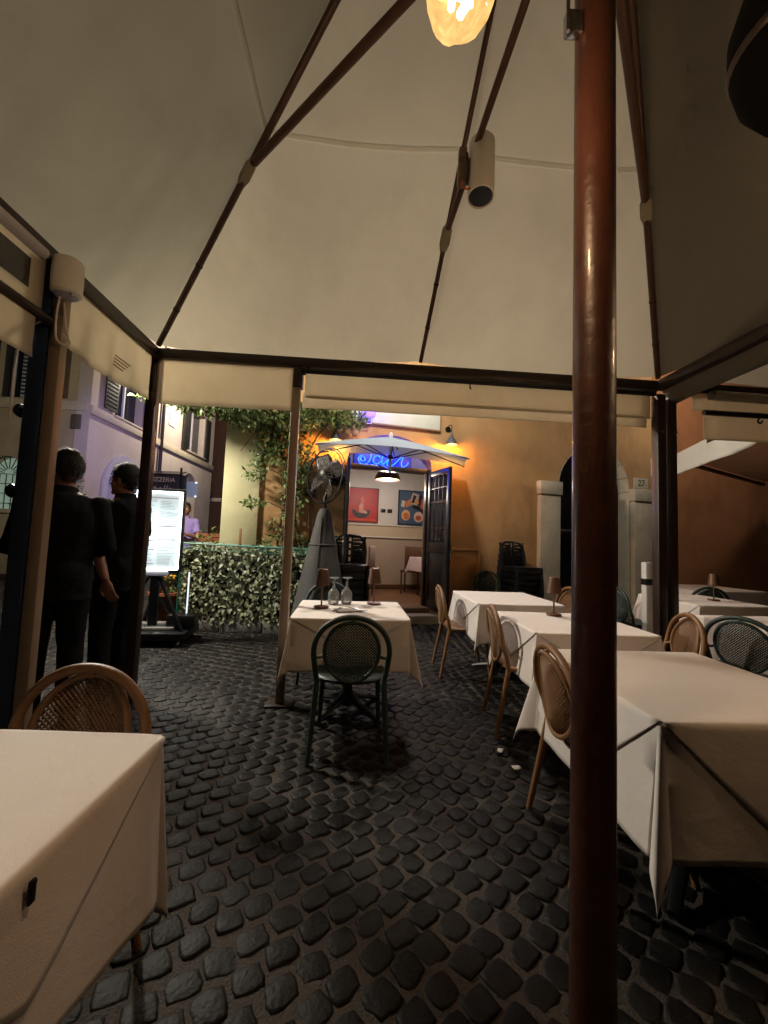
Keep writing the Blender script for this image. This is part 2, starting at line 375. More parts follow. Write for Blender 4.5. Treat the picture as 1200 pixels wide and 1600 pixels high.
# lintel, fanlight board, frame, step
MB().box((-.575, .12, 2.43), (1.5, .16, .075), bev=.01).build('door_lintel', M_door, rest_b)
fl = plate([(.14-1.43*(1-(1+cos(pi*i/20))/2), 2.47+.5*sin(pi*i/20)) for i in range(21)], [], .03, .2)
fl.build('fanlight_board', mat('fanlight_bluelit', '#7d79a8', .7, .1, 4, .1), rest_b)  # board tinted with the blue light of the neon
MB().box((-1.0, .17, 2.56), (.24, .02, .085), bev=.004).build('fanlight_plate', mat('plate_pink', '#c9b0a6', .6), rest_b)
for sx in (-1.265, .115): MB().box((sx, .14, 1.3), (.055, .1, 2.2), bev=.008).build('door_jamb', M_door, rest_b)
MB().box((-.575, -.16, .05), (1.62, .34, .16), bev=.02).build('door_step', M_trav, rest_b)
MB().box((-.575, .12, .11), (1.43, .44, .2), bev=.015).build('threshold', mat('worn_stone_step', '#7d6148', .6, .2, 6, .3), rest_b)
# doors: two glazed leaves folded outward
def leaf(hx, ang, side, name):
    d = bpy.data.objects.new(name, None); C.objects.link(d); d.parent = rest_b; d.location = (hx, .02, .2); d.rotation_euler = (0, 0, ang)
    W = .68*side; f = MB()
    for x in (.035, .645): f.box((x*side, 0, 1.11), (.075, .045, 2.2), bev=.006)
    for z, h in ((.06, .12), (.98, .16), (2.17, .08)): f.box((.34*side, 0, z), (.55, .04, h), bev=.005)
    f.build('leaf_frame', M_door, d)
    MB().box((.34*side, .004, .51), (.54, .02, .8), bev=.004).build('lower_panel', M_door, d)
    for k in range(3): MB().box(((.19+.15*k)*side, -.012, .51), (.05, .02, .74), bev=.005).build('board', M_door, d)
    for x in (.21, .34, .47): MB().box((x*side, -.002, 1.595), (.014, .03, 1.07)).build('glazing_bar', M_door, d)
    for z in (1.28, 1.7, 1.92): MB().box((.34*side, .002, z), (.53, .026, .014)).build('glazing_bar', M_door, d)
    for i in range(4):
        for z0, z1 in ((1.07, 1.27), (1.29, 1.69), (1.71, 1.91), (1.93, 2.12)):
            MB().box(((.144+.131*i)*side, .006, (z0+z1)/2), (.118, .004, z1-z0-.006)).build('pane', M_pane, d)
    h = MB(); h.box((.6*side, -.035, 1.0), (.035, .012, .2), bev=.004); h.tube([(.6*side, -.04, 1.02), (.6*side, -.085, 1.02), (.5*side, -.09, 1.015)], .009); h.build('handle', M_steel, d)
    MB().box((.662*side, -.03, .93), (.022, .03, .34), bev=.005).build('bolt', M_steel, d)
    return d
leaf(.12, radians(-84), -1, 'door_leaf').rotation_euler = (0, 0, radians(96))
leaf(-1.28, radians(-97), 1, 'door_leaf')
# inside room
rm = plate(rect(-3, 3.2, .1, 3.1), [], .06, 2.3); rm.build('room_back_wall', M_roomwall, rest_b)
for sx in (-2.4, 2.4): MB().box((sx, 1.33, 1.6), (.06, 1.94, 3)).build('room_side_wall', M_roomwall, rest_b)
MB().box((0, 1.33, 2.95), (4.74, 1.94, .05)).build('room_ceiling', M_roomwall, rest_b)
MB().box((0, 1.33, .165), (4.74, 1.92, .07)).build('room_floor', M_roomfloor, rest_b)
MB().box((0, 2.286, 1.45), (4.7, .024, .24)).build('wainscot_band', M_wains, rest_b)
MB().box((0, 2.29, .74), (4.7, .016, 1.1)).build('wainscot', mat('wainscot_grey', '#b3a290', .75, .06, 3), rest_b)
for z in (1.58, 1.315): MB().box((0, 2.268, z), (4.7, .05, .028), bev=.008).build('dado_rail', M_white, rest_b)
MB().box((0, 2.275, .25), (4.7, .03, .1), bev=.006).build('skirting', M_wood, rest_b)
for dx in (0, .15): MB().box((-.06+dx, 2.292, 1.9), (.11, .016, .085), bev=.008).build('socket_plate', M_black, rest_b)
# stone doorway
for x0, x1 in ((2.18, 2.6), (4.25, 4.68)):
    p = MB(); p.box(((x0+x1)/2, -.04, 1.08), (x1-x0, .11, 2.2), bev=.012); p.build('stone_pilaster', M_trav, rest_b)
    p = MB(); p.box(((x0+x1)/2, -.05, 2.305), (x1-x0+.04, .15, .24), bev=.015); p.build('pilaster_cap', M_trav, rest_b)
for x in (2.612, 4.238): MB().box((x, .17, 1.18), (.026, .335, 2.36), bev=.004).build('stone_jamb', M_trav, rest_b)
vo = []
for i in range(9):
    a0, a1 = pi*i/9+.008, pi*(i+1)/9-.008; vs = []
    for y in (.005, .335):
        for r in (.79, .817):
            for k in range(5): a = a0+(a1-a0)*k/4; vs.append((3.425+r*cos(a), y, 2.36+r*sin(a)))
    fs = []
    for k in range(4): fs += [(k, 5+k, 6+k, k+1), (10+k, 11+k, 16+k, 15+k), (k, k+1, 11+k, 10+k), (5+k, 15+k, 16+k, 6+k)]
    fs += [(0, 10, 15, 5), (4, 9, 19, 14)]
    MB().add(vs, fs).build('arch_stone', M_trav, rest_b, fixn=True)
dd = plate(archrect(2.63, 4.22, 0, 2.36, .79, 20), [], .05, .26); dd.build('arched_door', mat('black_door', '#060606', .8, .25, 8, .3, 30, spec=.12), rest_b)
for x in (2.85, 3.63):
    for z0, z1 in ((.2, 1.0), (1.15, 2.2)): MB().box((x+.19, .255, (z0+z1)/2), (.56, .02, z1-z0), bev=.008).build('door_panel', MT['black_door'], rest_b)
MB().box((3.425, .25, 1.2), (.02, .025, 2.3)).build('door_meeting_bar', MT['black_door'], rest_b)
MB().box((3.0, .24, 1.56), (.32, .012, .07), bev=.004).build('letter_slot', M_steel, rest_b)
MB().box((2.9, .1, .06), (1.9, .5, .13), bev=.02, ).build('doorway_step', M_trav, rest_b, loc=(.5, 0, 0))
hatch = MB()
hatch.box((.75, -.012, .66), (.56, .02, .94), bev=.005)
hatch.build('wall_hatch', mat('hatch_paint', '#a67a46', .8, .1, 3), rest_b)
for x in (.46, 1.04): MB().box((x, -.018, .66), (.035, .03, 1.0), bev=.005).build('hatch_frame', M_plaster, rest_b)
MB().box((.75, -.0175, 1.15), (.545, .031, .035), bev=.005).build('hatch_frame', M_plaster, rest_b)
def text(body, size, loc, rot, m, parent, name='lettering', extr=.002, align='CENTER', shear=0, sx=1):
    cu = bpy.data.curves.new(name, 'FONT'); cu.body = body; cu.size = size; cu.extrude = extr; cu.align_x = align; cu.align_y = 'CENTER'; cu.shear = shear
    tmp = bpy.data.objects.new(name, cu); C.objects.link(tmp); bpy.context.view_layer.update()
    me = bpy.data.meshes.new_from_object(tmp.evaluated_get(bpy.context.evaluated_depsgraph_get())); me.name = name; bpy.data.objects.remove(tmp); me.materials.clear()
    o = link(name, me, m, parent, loc, rot); o.scale = (sx, 1, 1); return o
npz = thing('house_number_plate', 'small stone plate reading 27 beside the arched doorway', 'sign', wl(4.49, .012, 2.55), WA)
MB().box((0, 0, 0), (.34, .022, .2), bev=.004).build('plate', M_trav, npz)
text('27', .17, (0, -.013, 0), (pi/2, 0, 0), mat('engraved_dark', '#33332f', .7), npz, 'numerals')
ws = thing('wall_sign_panel', 'blank white rectangular panel high on the ochre wall', 'sign', wl(-.5, .03, 3.5), WA)
MB().box((0, 0, 0), (1.5, .03, .76), bev=.004).build('panel', mat('sign_white', '#cfd2c6', .6, .06, 4, .1), ws)
for z in (-.385, .385): MB().box((0, -.005, z), (1.52, .05, .02)).build('frame_strip', mat('sign_edge', '#8a6d4a', .6), ws)
MB().box((.755, -.005, 0), (.02, .05, .75)).build('frame_strip', MT['sign_edge'], ws)
vl = thing('violet_floodlight', 'small glowing violet floodlight perched on the white panel', 'lamp', wl(-1.0, .16, 3.22), WA)
MB().box((0, 0, .02), (.22, .11, .15), bev=.04).build('housing', emis('violet_glow', '#8a6cff', 1.6), vl)
MB().tube([(-.04, 0, -.05), (-.05, .03, -.14), (.05, .03, -.14), (.04, 0, -.05)], .01).build('bracket', M_white, vl)
v2 = copy_tree(vl); v2.location = wl(-3.2, -1.0, 4.3); v2.rotation_euler = (0, 0, WA-pi/2); tag(v2, 'added unseen violet floodlight on the side wall round the house corner', 'lamp')  # second floodlight, added out of view to wash the pale house violet
sp = bpy.data.lights.new('added_violet_beam', 'SPOT'); sp.energy = P_VIOLET*9; sp.color = lin('#9c8cff')[:3]; sp.spot_size = radians(46); sp.spot_blend = .7; sp.shadow_soft_size = .06  # beam of the added floodlight
sp_o = bpy.data.objects.new('added_violet_beam', sp); C.objects.link(sp_o); a = wl(-3.42, -1.05, 4.3); sp_o.location = a
sp_o.rotation_euler = (Vector((-8.0, 13.4, 3.4))-a).to_track_quat('-Z', 'Y').to_euler()
point('violet_spill', wl(-1.0, .32, 3.1), 3, '#7a60ff', .06)
# wall lamps
for s, z, lab in ((.41, 2.97, 'dark bell wall lamp glowing orange at the parasol end by the open door'), (-1.5, 2.85, 'bell wall lamp glowing orange behind the round fan and vine')):
    t = thing('wall_lamp', lab, 'lamp', wl(s, 0, z), WA, 'bell wall lamps over the doorway')
    MB().lathe([(.0, .13), (.012, .12), (.014, .06), (.035, .03), (.075, -.03), (.1, -.1), (.094, -.1), (.07, -.03), (.03, .02), (0, .03)], 20, (0, -.16, 0)).build('shade', mat('grey_shade', '#4b4e55', .5, .1, 10), t)
    MB().tube(curve_pts([(0, -.16, .12), (0, -.15, .22), (0, -.06, .25), (0, -.005, .2)]), .009).build('arm', M_blackmetal, t)
    MB().lathe([(.05, 0), (.05, .015), (0, .02)], 14, (0, -.002, .2), Matrix.Rotation(pi/2, 4, 'X')).build('wall_rose', M_blackmetal, t)
    MB().ell((0, -.16, -.05), (.032, .032, .045)).build('bulb', emis('orange_bulb', '#ffb24a', 9), t)
    point('wall_lamp_light', (0, -.2, -.125), P_SCONCE, '#ffa540', .05, t)
# neon lettering: cursive strokes as glowing tubes
neon = thing('neon_sign', 'glowing blue cursive neon lettering over the open doorway', 'sign', wl(-.66, -.13, 2.47), WA)
strokes = [[(-.36, .14), (-.385, .08), (-.33, .06), (-.315, .11), (-.37, .15), (-.42, .09), (-.38, .02), (-.3, .01), (-.24, .07), (-.215, .16), (-.225, .24)],
           [(-.06, .14), (-.1, .17), (-.16, .13), (-.17, .06), (-.11, .03), (-.04, .08), (-.02, .16), (-.03, .06), (.0, .03)],
           [(.0, .03), (.06, .1), (.12, .17), (.14, .13), (.09, .1), (.06, .04), (.12, .01), (.2, .06)],
           [(.2, .06), (.28, .15), (.33, .18), (.31, .08), (.33, .02), (.4, .05), (.43, .1)]]
for st in strokes: MB().tube(curve_pts([(x, 0, z) for x, z in st], 5), .011, 6).build('neon_tube', emis('neon_blue', '#1a64ff', 2.6), neon)
MB().box((0, .035, .1), (.98, .012, .22), bev=.003).build('backing', mat('neon_back', '#2a3cc0', .5, .1, 5), neon)
MB().tube([(-.48, .01, -.01), (.48, .01, -.01)], .008, 6).build('neon_tube', emis('neon_line', '#c8a0ff', 2.2), neon)
point('neon_light', (0, -.12, .14), 18, '#2f4bff', .15, neon)
# wall outlet box with cables
ob = thing('outlet_box', 'small black outlet box with hanging cables on the ochre wall', 'outlet', wl(-1.84, .02, 1.95), WA)
MB().box((0, -.03, 0), (.19, .07, .13), bev=.01).build('box', M_black, ob)
MB().box((.0, -.068, 0), (.09, .012, .07), bev=.004).build('cover', M_greytrim, ob)
for k, c in enumerate(([(-.05, -.03, -.06), (-.1, -.05, -.3), (-.32, -.04, -.55), (-.6, -.05, -.8)], [(.02, -.03, -.06), (.0, -.05, -.4), (.03, -.03, -.8), (.0, -.04, -1.4)], [(.06, -.03, -.06), (.08, -.05, -.5), (.05, -.04, -1.1)])):
    MB().tube(curve_pts(c), .011, 6).build('cable', M_terra if k == 0 else M_wood, ob)

# ------------------------------------------------------------------ houses across the street
ba = thing('corner_house', 'beige plastered house with arched barred window and dark shutters', 'building', (-8.05, 10.5, 0))
p = plate(rect(-9, 0, -.1, 11), [archrect(-2.62, -1.55, 1.7, 2.62, .5, 14), rect(-2.65, -1.75, 4.72, 6.7), rect(-1.35, -.85, 4.72, 6.7)], .35)
p.build('wall', M_beigewall, ba, ang=30)
MB().box((-4.5, -.035, 4.53), (9, .09, .25), bev=.012).build('string_course', M_string, ba)
MB().box((-2.08, -.03, 1.63), (1.25, .12, .09), bev=.012).build('window_sill', M_string, ba)
MB().box((-2.08, .3, 2.3), (1.1, .03, 1.7)).build('window_pane', emis('lit_window', '#9fb7a6', .35), ba)
for i in range(6): MB().tube([(-2.6+.105+i*.175, .12, 1.7), (-2.6+.105+i*.175, .12, 2.64)], .011, 6).build('window_bar', M_blackmetal, ba)
for z in (1.85, 2.12, 2.38, 2.64): MB().tube([(-2.6, .11, z), (-1.57, .11, z)], .011, 6).build('window_bar', M_blackmetal, ba)
for i in range(9):
    a = pi*(i+.5)/9; MB().tube([(-2.085+.13*cos(a), .12, 2.66+.12*sin(a)), (-2.085+.5*cos(a), .12, 2.64+.46*sin(a))], .011, 6).build('window_bar', M_blackmetal, ba)
MB().tube([(-2.085+.52*cos(pi*i/16), .1, 2.64+.48*sin(pi*i/16)) for i in range(17)], .02, 6).build('fan_grille_rim', M_blackmetal, ba)
for x0, x1 in ((-2.65, -1.75), (-1.35, -.85)):
    MB().box(((x0+x1)/2, .28, 5.7), (x1-x0, .03, 1.96)).build('window_pane', M_winpane, ba)
for x, wdt, yy in ((-2.72, .42, -.05), (-1.72, .2, -.06), (-2.2, .09, .1)):
    s_ = bpy.data.objects.new('shutter', None); C.objects.link(s_); s_.parent = ba; s_.location = (x, yy, 5.7)
    MB().box((0, 0, 0), (wdt, .04, 1.96), bev=.006).build('shutter_frame', M_greytrim if wdt < .3 else M_shutter, s_)
    for k in range(18): MB().box((0, -.024, -.9+k*.106), (wdt*.8, .02, .05), m=Matrix.Rotation(.5, 4, 'X')).build('slat', M_shutter, s_)
for x in (-1.45, -.72): MB().box((x, -.05, 5.7), (.3, .04, 1.96), bev=.006).build('shutter', mat('brown_shutter', '#5d4a38', .6, .15, 8, .2), ba)
MB().box((-.28, -.03, 4.1), (.26, .1, .4), bev=.02).build('wall_box', mat('dark_wallbox', '#5c5346', .7), ba)
MB().box((-4.5, 3, 11), (9, 6, .2)).build('roof', M_terra, ba)

bx = atan2(9.0, -.65)
bb = thing('pale_house', 'pale house along the street with arched doorway washed in violet light', 'building', (-8.0, 10.5, 0), bx)
# local x runs down the street, local -y faces the street
def BB(mb): return mb
p = plate(rect(-.02, 9.15, -.1, 11), [rect(1.05, 2.55, 4.62, 6.6), rect(6.1, 7.9, 4.72, 6.6), archrect(.95, 2.55, 0, 2.55, .8, 16), archrect(5.9, 7.3, 0, 3.1, .7, 14)], .35)
p.build('wall', M_pinkwall, bb, ang=30)
MB().box((4.56, -.035, 4.45), (9.2, .09, .24), bev=.012).build('string_course', M_string, bb)
ar = plate(archrect(.75, 2.75, 0, 2.55, 1.0, 18), [archrect(.95, 2.55, .004, 2.55, .8, 18)], .07, -.05); ar.build('arch_surround', M_greytrim, bb, ang=30)
MB().box((1.75, .3, 1.7), (1.7, .03, 3.4)).build('doorway_back', mat('lilac_door', '#9c97ab', .7, .1, 3), bb)
MB().box((6.6, .3, 1.95), (1.5, .03, 3.9)).build('shop_front', mat('shop_pale', '#aeb6b0', .5, .1, 3, emit=.12, ecol='#c8d8d0'), bb)
for x0, x1, z0 in ((1.05, 2.55, 4.62), (6.1, 7.9, 4.72)):
    MB().box(((x0+x1)/2, .28, 5.65), (x1-x0, .03, 2)).build('window_pane', M_winpane, bb)
    MB().box(((x0+x1)/2, .22, 5.65), (.07, .06, 1.96)).build('window_mullion', M_greytrim, bb)
    MB().box(((x0+x1)/2, -.03, z0-.03), (x1-x0+.2, .16, .06), bev=.01).build('window_sill', M_string, bb)
    for xx in (x0-.3, x1+.3):
        s_ = bpy.data.objects.new('shutter', None); C.objects.link(s_); s_.parent = bb; s_.location = (xx, -.06, 5.65)
        MB().box((0, 0, 0), (.58, .04, 1.94), bev=.006).build('shutter_frame', M_shutter, s_)
        for k in range(16): MB().box((0, -.026, -.86+k*.115), (.46, .02, .05), m=Matrix.Rotation(.5, 4, 'X')).build('slat', M_shutter, s_)
MB().tube([(3.75, -.09, 8), (3.75, -.09, .1)], .06, 10).build('downpipe', M_frame, bb)
MB().box((4.6, -.02, 5.55), (.5, .03, .5), bev=.02).build('wall_relief', M_greytrim, bb)
MB().box((4.56, 3, 11), (9.2, 6, .2)).build('roof', M_terra, bb)
bc = thing('far_brown_house', 'dark brown house closing the far end of the street', 'building', (-9.5, 22, 0))
plate(rect(-2, 9, -.1, 12), [rect(1.15, 1.75, 3.4, 5.6), rect(2.4, 3.0, 3.4, 5.6), rect(1.2, 2.1, 0, 2.4)], .3).build('wall', M_brownwall, bc)
for x in (1.45, 2.7):
    MB().box((x, .25, 4.5), (.66, .03, 2.3)).build('window_pane', M_winpane, bc)
    for dx in (-.45, .45): MB().box((x+dx, -.04, 4.5), (.28, .04, 2.2)).build('shutter', M_greytrim if dx < 0 else M_shutter, bc)
MB().box((3.5, -.04, 3.1), (11, .1, .2), bev=.01).build('string_course', M_string, bc)
MB().box((1.65, .24, 1.2), (1, .03, 2.5)).build('door', M_shutter, bc)

# pizzeria box sign across the pavement of the pale house
pz = thing('pizzeria_sign', 'black box sign reading PIZZERIA jutting from the pale house', 'sign', (-7.62, 13.6, 2.9))
MB().box((0, .2, .02), (1.12, .5, .66), bev=.015).build('box', mat('sign_black', '#17120f', .5, .2, 10), pz)
r = MB(); r.loft([[(-.6, -.1, .3), (.6, -.1, .3), (.52, .5, .48), (-.6, .5, .48)], [(-.6, -.1, .33), (.6, -.1, .33), (.52, .5, .51), (-.6, .5, .51)]]); r.build('hood', M_blackmetal, pz, fixn=True)
text('PIZZERIA', .21, (-.02, -.062, .12), (pi/2, 0, 0), mat('sign_letters', '#b09a80', .6, .1, 10, emit=.05, ecol='#b09a80'), pz)
for k, st in enumerate(([(-.3, -.26), (-.28, -.1), (-.22, -.12), (-.24, -.18), (-.18, -.24)], [(-.12, -.26), (-.08, -.13), (-.04, -.2), (-.06, -.26)], [(.02, -.26), (.08, -.06)], [(.1, -.26), (.17, -.06)], [(.2, -.25), (.25, -.14), (.3, -.2), (.24, -.25)])):
    MB().tube([(x, -.058, z) for x, z in st], .011, 5).build('script_stroke', MT['sign_letters'], pz)
MB().box((.6, -.06, -.02), (.05, .05, 1.15)).build('bracket_post', M_blackmetal, pz)
pq = thing('shop_plaque', 'pale rectangular hanging plaque beside the pizzeria sign', 'sign', (-7.05, 14.3, 2.8))
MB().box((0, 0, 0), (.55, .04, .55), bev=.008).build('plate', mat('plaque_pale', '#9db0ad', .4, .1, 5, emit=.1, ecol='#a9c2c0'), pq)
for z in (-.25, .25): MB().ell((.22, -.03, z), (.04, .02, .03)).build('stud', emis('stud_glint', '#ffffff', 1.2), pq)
MB().tube([(-.26, 0, .24), (-.9, .1, .45)], .015, 6).build('hanger', M_blackmetal, pq)

# added street lanterns, unseen, lighting the tables, canopy and facades from wall brackets
def lantern(root, rz, reach, P, col, lab):
    sl = thing('added_street_lantern', lab, 'street lamp', root, rz, 'added street lanterns')
    MB().tube(curve_pts([(0, 0, .5), (0, -.4*reach, .75), (0, -.85*reach, .6), (0, -reach, .3)]), .03, 8).build('bracket', M_blackmetal, sl)
    MB().lathe([(.02, .3), (.05, .25), (.2, .1), (.24, .06), (.23, .05), (0, .1)], 16, (0, -reach, 0)).build('cap', M_blackmetal, sl)
    MB().ell((0, -reach, -.02), (.1, .1, .12)).build('lantern_glass', emis('added_lantern_glow', '#fff0d0', 2.9), sl)
    point('added_street_light', (0, -reach, -.2), P, col, .14, sl)
lantern(wl(-.55, 0, 4.4), WA, 1.75, P_ADDED_STREET, '#fff3e4', 'added unseen iron street lantern on a bracket above the open door')
lantern(wl(5.0, 0, 4.9), WA, 1.7, 110, '#ffeedd', 'added unseen iron street lantern on a bracket beyond the stone doorway')
lantern(wl(-3.05, 0, 3.5), radians(-39.5), 1.7, 740, '#fff6e4', 'added unseen iron street lantern on the house corner above the vine')
lantern((-8.3, 15, 7.0), pi/2, 1.7, 950, '#fff0d8', 'added unseen iron street lantern high on the pale house farther down')
# ------------------------------------------------------------------ dining gazebo (mast umbrella with eave frame)
E1 = Vector((.998, .062, 0)); E2 = Vector((.062, -.998, 0))      # along the far eave; towards the viewer
ZE = 2.70
GL = Vector((-1.83, 3.02, ZE)); GR = Vector((2.28, 3.275, ZE)); GL2 = GL+E2*4.1; GR2 = GR+E2*4.1
APEX = Vector((.583, 1.1, 4.82)); RUN = Vector((.583, 1.1, 3.64))
gz = thing('dining_gazebo', 'large beige canopy tent on a red-brown mast with dark eave frame', 'canopy', (.583, 1.1, 0))
OFF = Vector((.583, 1.1, 0))
def gb(mb, name, m, par=gz, **k):
    mb.v = [tuple(Vector(p)-OFF) for p in mb.v]; return mb.build(name, m, par, **k)
eaves = [GL, GL.lerp(GR, .505), GR, GR.lerp(GR2, .5), GR2, GR2.lerp(GL2, .5), GL2, GL2.lerp(GL, .5)]
def gore(a, b, A, nt=40, ns=40, sag=.07, seed=0, ripple=1):
    P = []
    for i in range(nt+1):
        t = .03+.97*i/nt; row = []
        for j in range(ns+1):
            s = j/ns; p = A.lerp(a.lerp(b, s), t)
            k = sin(pi*s)**.8*t
            p = p+Vector((0, 0, .04-sag*k*(1-.3*t)))
            p.z += ripple*(.022*noise.noise(p*1.3+Vector((seed, 0, 0)))+.006*noise.noise(p*4.1)+.02*k*max(0, t-.7)*3.3*noise.noise(Vector((s*6+seed, t*2, 1)))+.012*(1-abs(2*s-1))**.3*max(0, t-.5)*noise.noise(Vector((s*16+seed, t*1.5, 8)))-.03*(1/(1+math.exp(-(t-.565-.02*sin(pi*s))*160)))*(1-max(0, t-.57)/.43)*sin(pi*s)**.5)
            row.append(p)
        P.append(row)
    return P
for k in range(8):
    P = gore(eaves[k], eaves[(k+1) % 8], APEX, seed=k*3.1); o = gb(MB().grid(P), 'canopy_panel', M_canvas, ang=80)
    if k < 2 or k in (2, 7):            # broad sewn overlap
        sm = MB().grid([[P[22][j]+Vector((0, 0, .004)), P[22][j].lerp(P[23][j], .3)+Vector((0, 0, .004))] for j in range(41)])
        sm.v = [tuple(Vector(p)-OFF) for p in sm.v]; sm.build('seam', mat('seam_canvas', '#f0eee6', .9, .03, 2, translucent=.94), o, ang=80)
for k, e in enumerate(eaves):
    corner = k % 2 == 0; r = .021 if corner else .016
    d = (e-APEX); rb = gb(MB().tube([APEX+d*.02, APEX+d*.99], r, 10), 'rib', M_rib)
    if corner: tj = .60 if k != 2 else .60
    else: tj = .68
    j = APEX+d*tj+Vector((0, 0, -.03)); gb(MB().tube([RUN+(Vector((e.x, e.y, RUN.z))-RUN).normalized()*.07, j], .023 if corner else .019, 10), 'strut', M_rib)
    jb = APEX+d*(tj+.02); ax = d.normalized()
    if k in (0, 1, 2): 
        gb(MB().tube([jb-ax*.07, jb-ax*.03, jb+ax*.05, jb+ax*.12], [.012, .034, .036, .015], 8, flat=.7), 'fabric_pocket', mat('pocket_canvas', '#8f8875', .9, .08, 4))
        for tt in (.8, .9): gb(MB().tube([APEX+d*tt-ax*.006, APEX+d*tt+ax*.006], r+.004, 10), 'rib_collar', M_frame)
for z0, z1 in ((3.56, 3.72), (4.72, 4.86)): gb(MB().lathe([(.06, z0), (.1, z0+.02), (.1, z1-.02), (.06, z1)], 20, (OFF.x, OFF.y, 0)), 'mast_hub', M_frame)
gb(MB().lathe([(.0555, 0.0), (.0555, .03), (.0555, .2), (.0555, 2.0), (.0555, 3.4), (.0555, 4.9), (0, 4.92)], 40, (OFF.x, OFF.y, 0)), 'mast', M_mast)
cl = MB(); cl.box(OFF+Vector((-.075, -.02, 2.83)), (.05, .03, .07), bev=.006); cl.tube([OFF+Vector((-.1, -.04, 2.78)), OFF+Vector((-.1, -.04, 2.88))], .006, 6); gb(cl, 'rope_cleat', M_steel)
# eave beams
for a, b_ in ((GL, GR), (GR, GR2), (GR2, GL2), (GL2, GL)): gb(MB().bar(a+Vector((0, 0, -.045)), b_+Vector((0, 0, -.045)), .07, .08, bev=.008), 'eave_beam', M_frame)
# posts
PM = GL+E1*1.1; P2 = GL+E2*1.02
def post(p, zt, m, wx=.075, wy=.075, nm='post'): return gb(MB().box((p.x, p.y, zt/2), (wx, wy, zt), rz=.062, bev=.008), nm, m)
post(GL, 2.62, M_frame); post(P2+Vector((-.03, 0, 0)), 2.62, M_bluesteel, .085, .085); post(GR+Vector((.0, .0, 0)), 2.58, M_frame, .075, .08); post(GR+Vector((.105, .02, 0)), 2.62, M_frame, .075, .08)
post(GR2, 2.62, M_frame); post(GL2, 2.62, M_frame)
post(PM, 2.5, M_guide, .065, .06, 'guide_post'); post(P2+Vector((.052, -.012, 0)), 2.56, M_guide, .062, .05, 'guide_post')
gb(MB().box(PM*1+Vector((0, 0, -ZE+.012)), (.2, .16, .024), rz=.062, bev=.006), 'foot_plate', M_frame)
gb(MB().box((PM.x+.01, PM.y, 2.53), (.075, .09, .16), rz=.062, bev=.01), 'bracket', M_frame)
for dz in (.72, 1.45, 1.86): gb(MB().lathe([(.03, -.012), (.036, 0), (.03, .012)], 12, (P2.x-.1, P2.y-.02, dz), Matrix.Rotation(pi/2, 4, 'Y')).box((P2.x-.075, P2.y, dz), (.04, .05, .03)), 'post_clip', M_blackmetal)
for dx in (0, .105): gb(MB().lathe([(.016, 0), (.016, .008), (.007, .009), (.007, .004), (0, .004)], 12, (GR.x+dx, GR.y-.045, 2.25), Matrix.Rotation(pi/2, 4, 'X')), 'bolt_head', M_steel)
# hanging valances
def hang(a, b_, z0, z1, ns=26, nz=8, wob=.012, seed=0, droop=0, bow=0):
    a = Vector((a.x, a.y, 0)); b_ = Vector((b_.x, b_.y, 0)); d = (b_-a).normalized(); nrm = Vector((-d.y, d.x, 0)); P = []
    for i in range(nz+1):
        row = []
        for j in range(ns+1):
            s = j/ns; p = a.lerp(b_, s); t = i/nz
            zb = z1-droop*sin(pi*s)+.008*noise.noise(Vector((s*3+seed, 0, 0)))
            p = p+nrm*(wob*t*(noise.noise(Vector((s*5+seed, t*1.2, 2)))+.4*noise.noise(Vector((s*14+seed, t*3, 5))))+bow*t)
            p.z = z0+(zb-z0)*t; row.append(p)
        P.append(row)
    return MB().grid(P)
n1 = Vector((-.062, .998, 0))
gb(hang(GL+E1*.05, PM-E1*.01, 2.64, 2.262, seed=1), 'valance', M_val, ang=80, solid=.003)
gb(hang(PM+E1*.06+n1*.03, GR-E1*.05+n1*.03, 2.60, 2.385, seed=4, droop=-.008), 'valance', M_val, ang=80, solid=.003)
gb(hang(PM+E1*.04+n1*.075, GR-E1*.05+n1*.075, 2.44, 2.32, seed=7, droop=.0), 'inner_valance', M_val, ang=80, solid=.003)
hm = gb(MB().tube([PM+E1*.07+n1*.022+Vector((0, 0, -.305)), GR-E1*.12+n1*.022+Vector((0, 0, -.31))], .011, 8), 'hem_rod', M_val)
gb(MB().tube([PM+E1*.05-n1*.04+Vector((0, 0, -.12)), GR-E1*.06-n1*.04+Vector((0, 0, -.125))], .021, 12), 'roller_tube', M_blackmetal)
gb(MB().tube([PM+E1*.04-n1*.04+Vector((0, 0, -.12)), PM+E1*.07-n1*.04+Vector((0, 0, -.12))], .033, 12), 'roller_bracket', M_blackmetal)
hk = PM.lerp(GR, .46)-n1*.045+Vector((0, 0, -.145)); gb(MB().tube([hk, hk+Vector((0, 0, -.03)), hk+Vector((.012, 0, -.04))], .006, 6), 'hook', M_blackmetal)
vL = gb(hang(GL+E2*.06, P2-E2*.03, 2.64, 2.27, seed=11, wob=.035, droop=.03), 'valance', M_val, ang=80, solid=.003)
for k in range(4):   # faded printed mark on the side valance
    q = GL+E2*(.44+.015*k); MB().box(Vector((q.x, q.y, 2.40-.022*k))-OFF+Vector((.022, 0, 0)), (.003, .17-.02*k, .007), rz=.062).build('printed_mark', mat('faded_print', '#7d5a44', .8), vL)
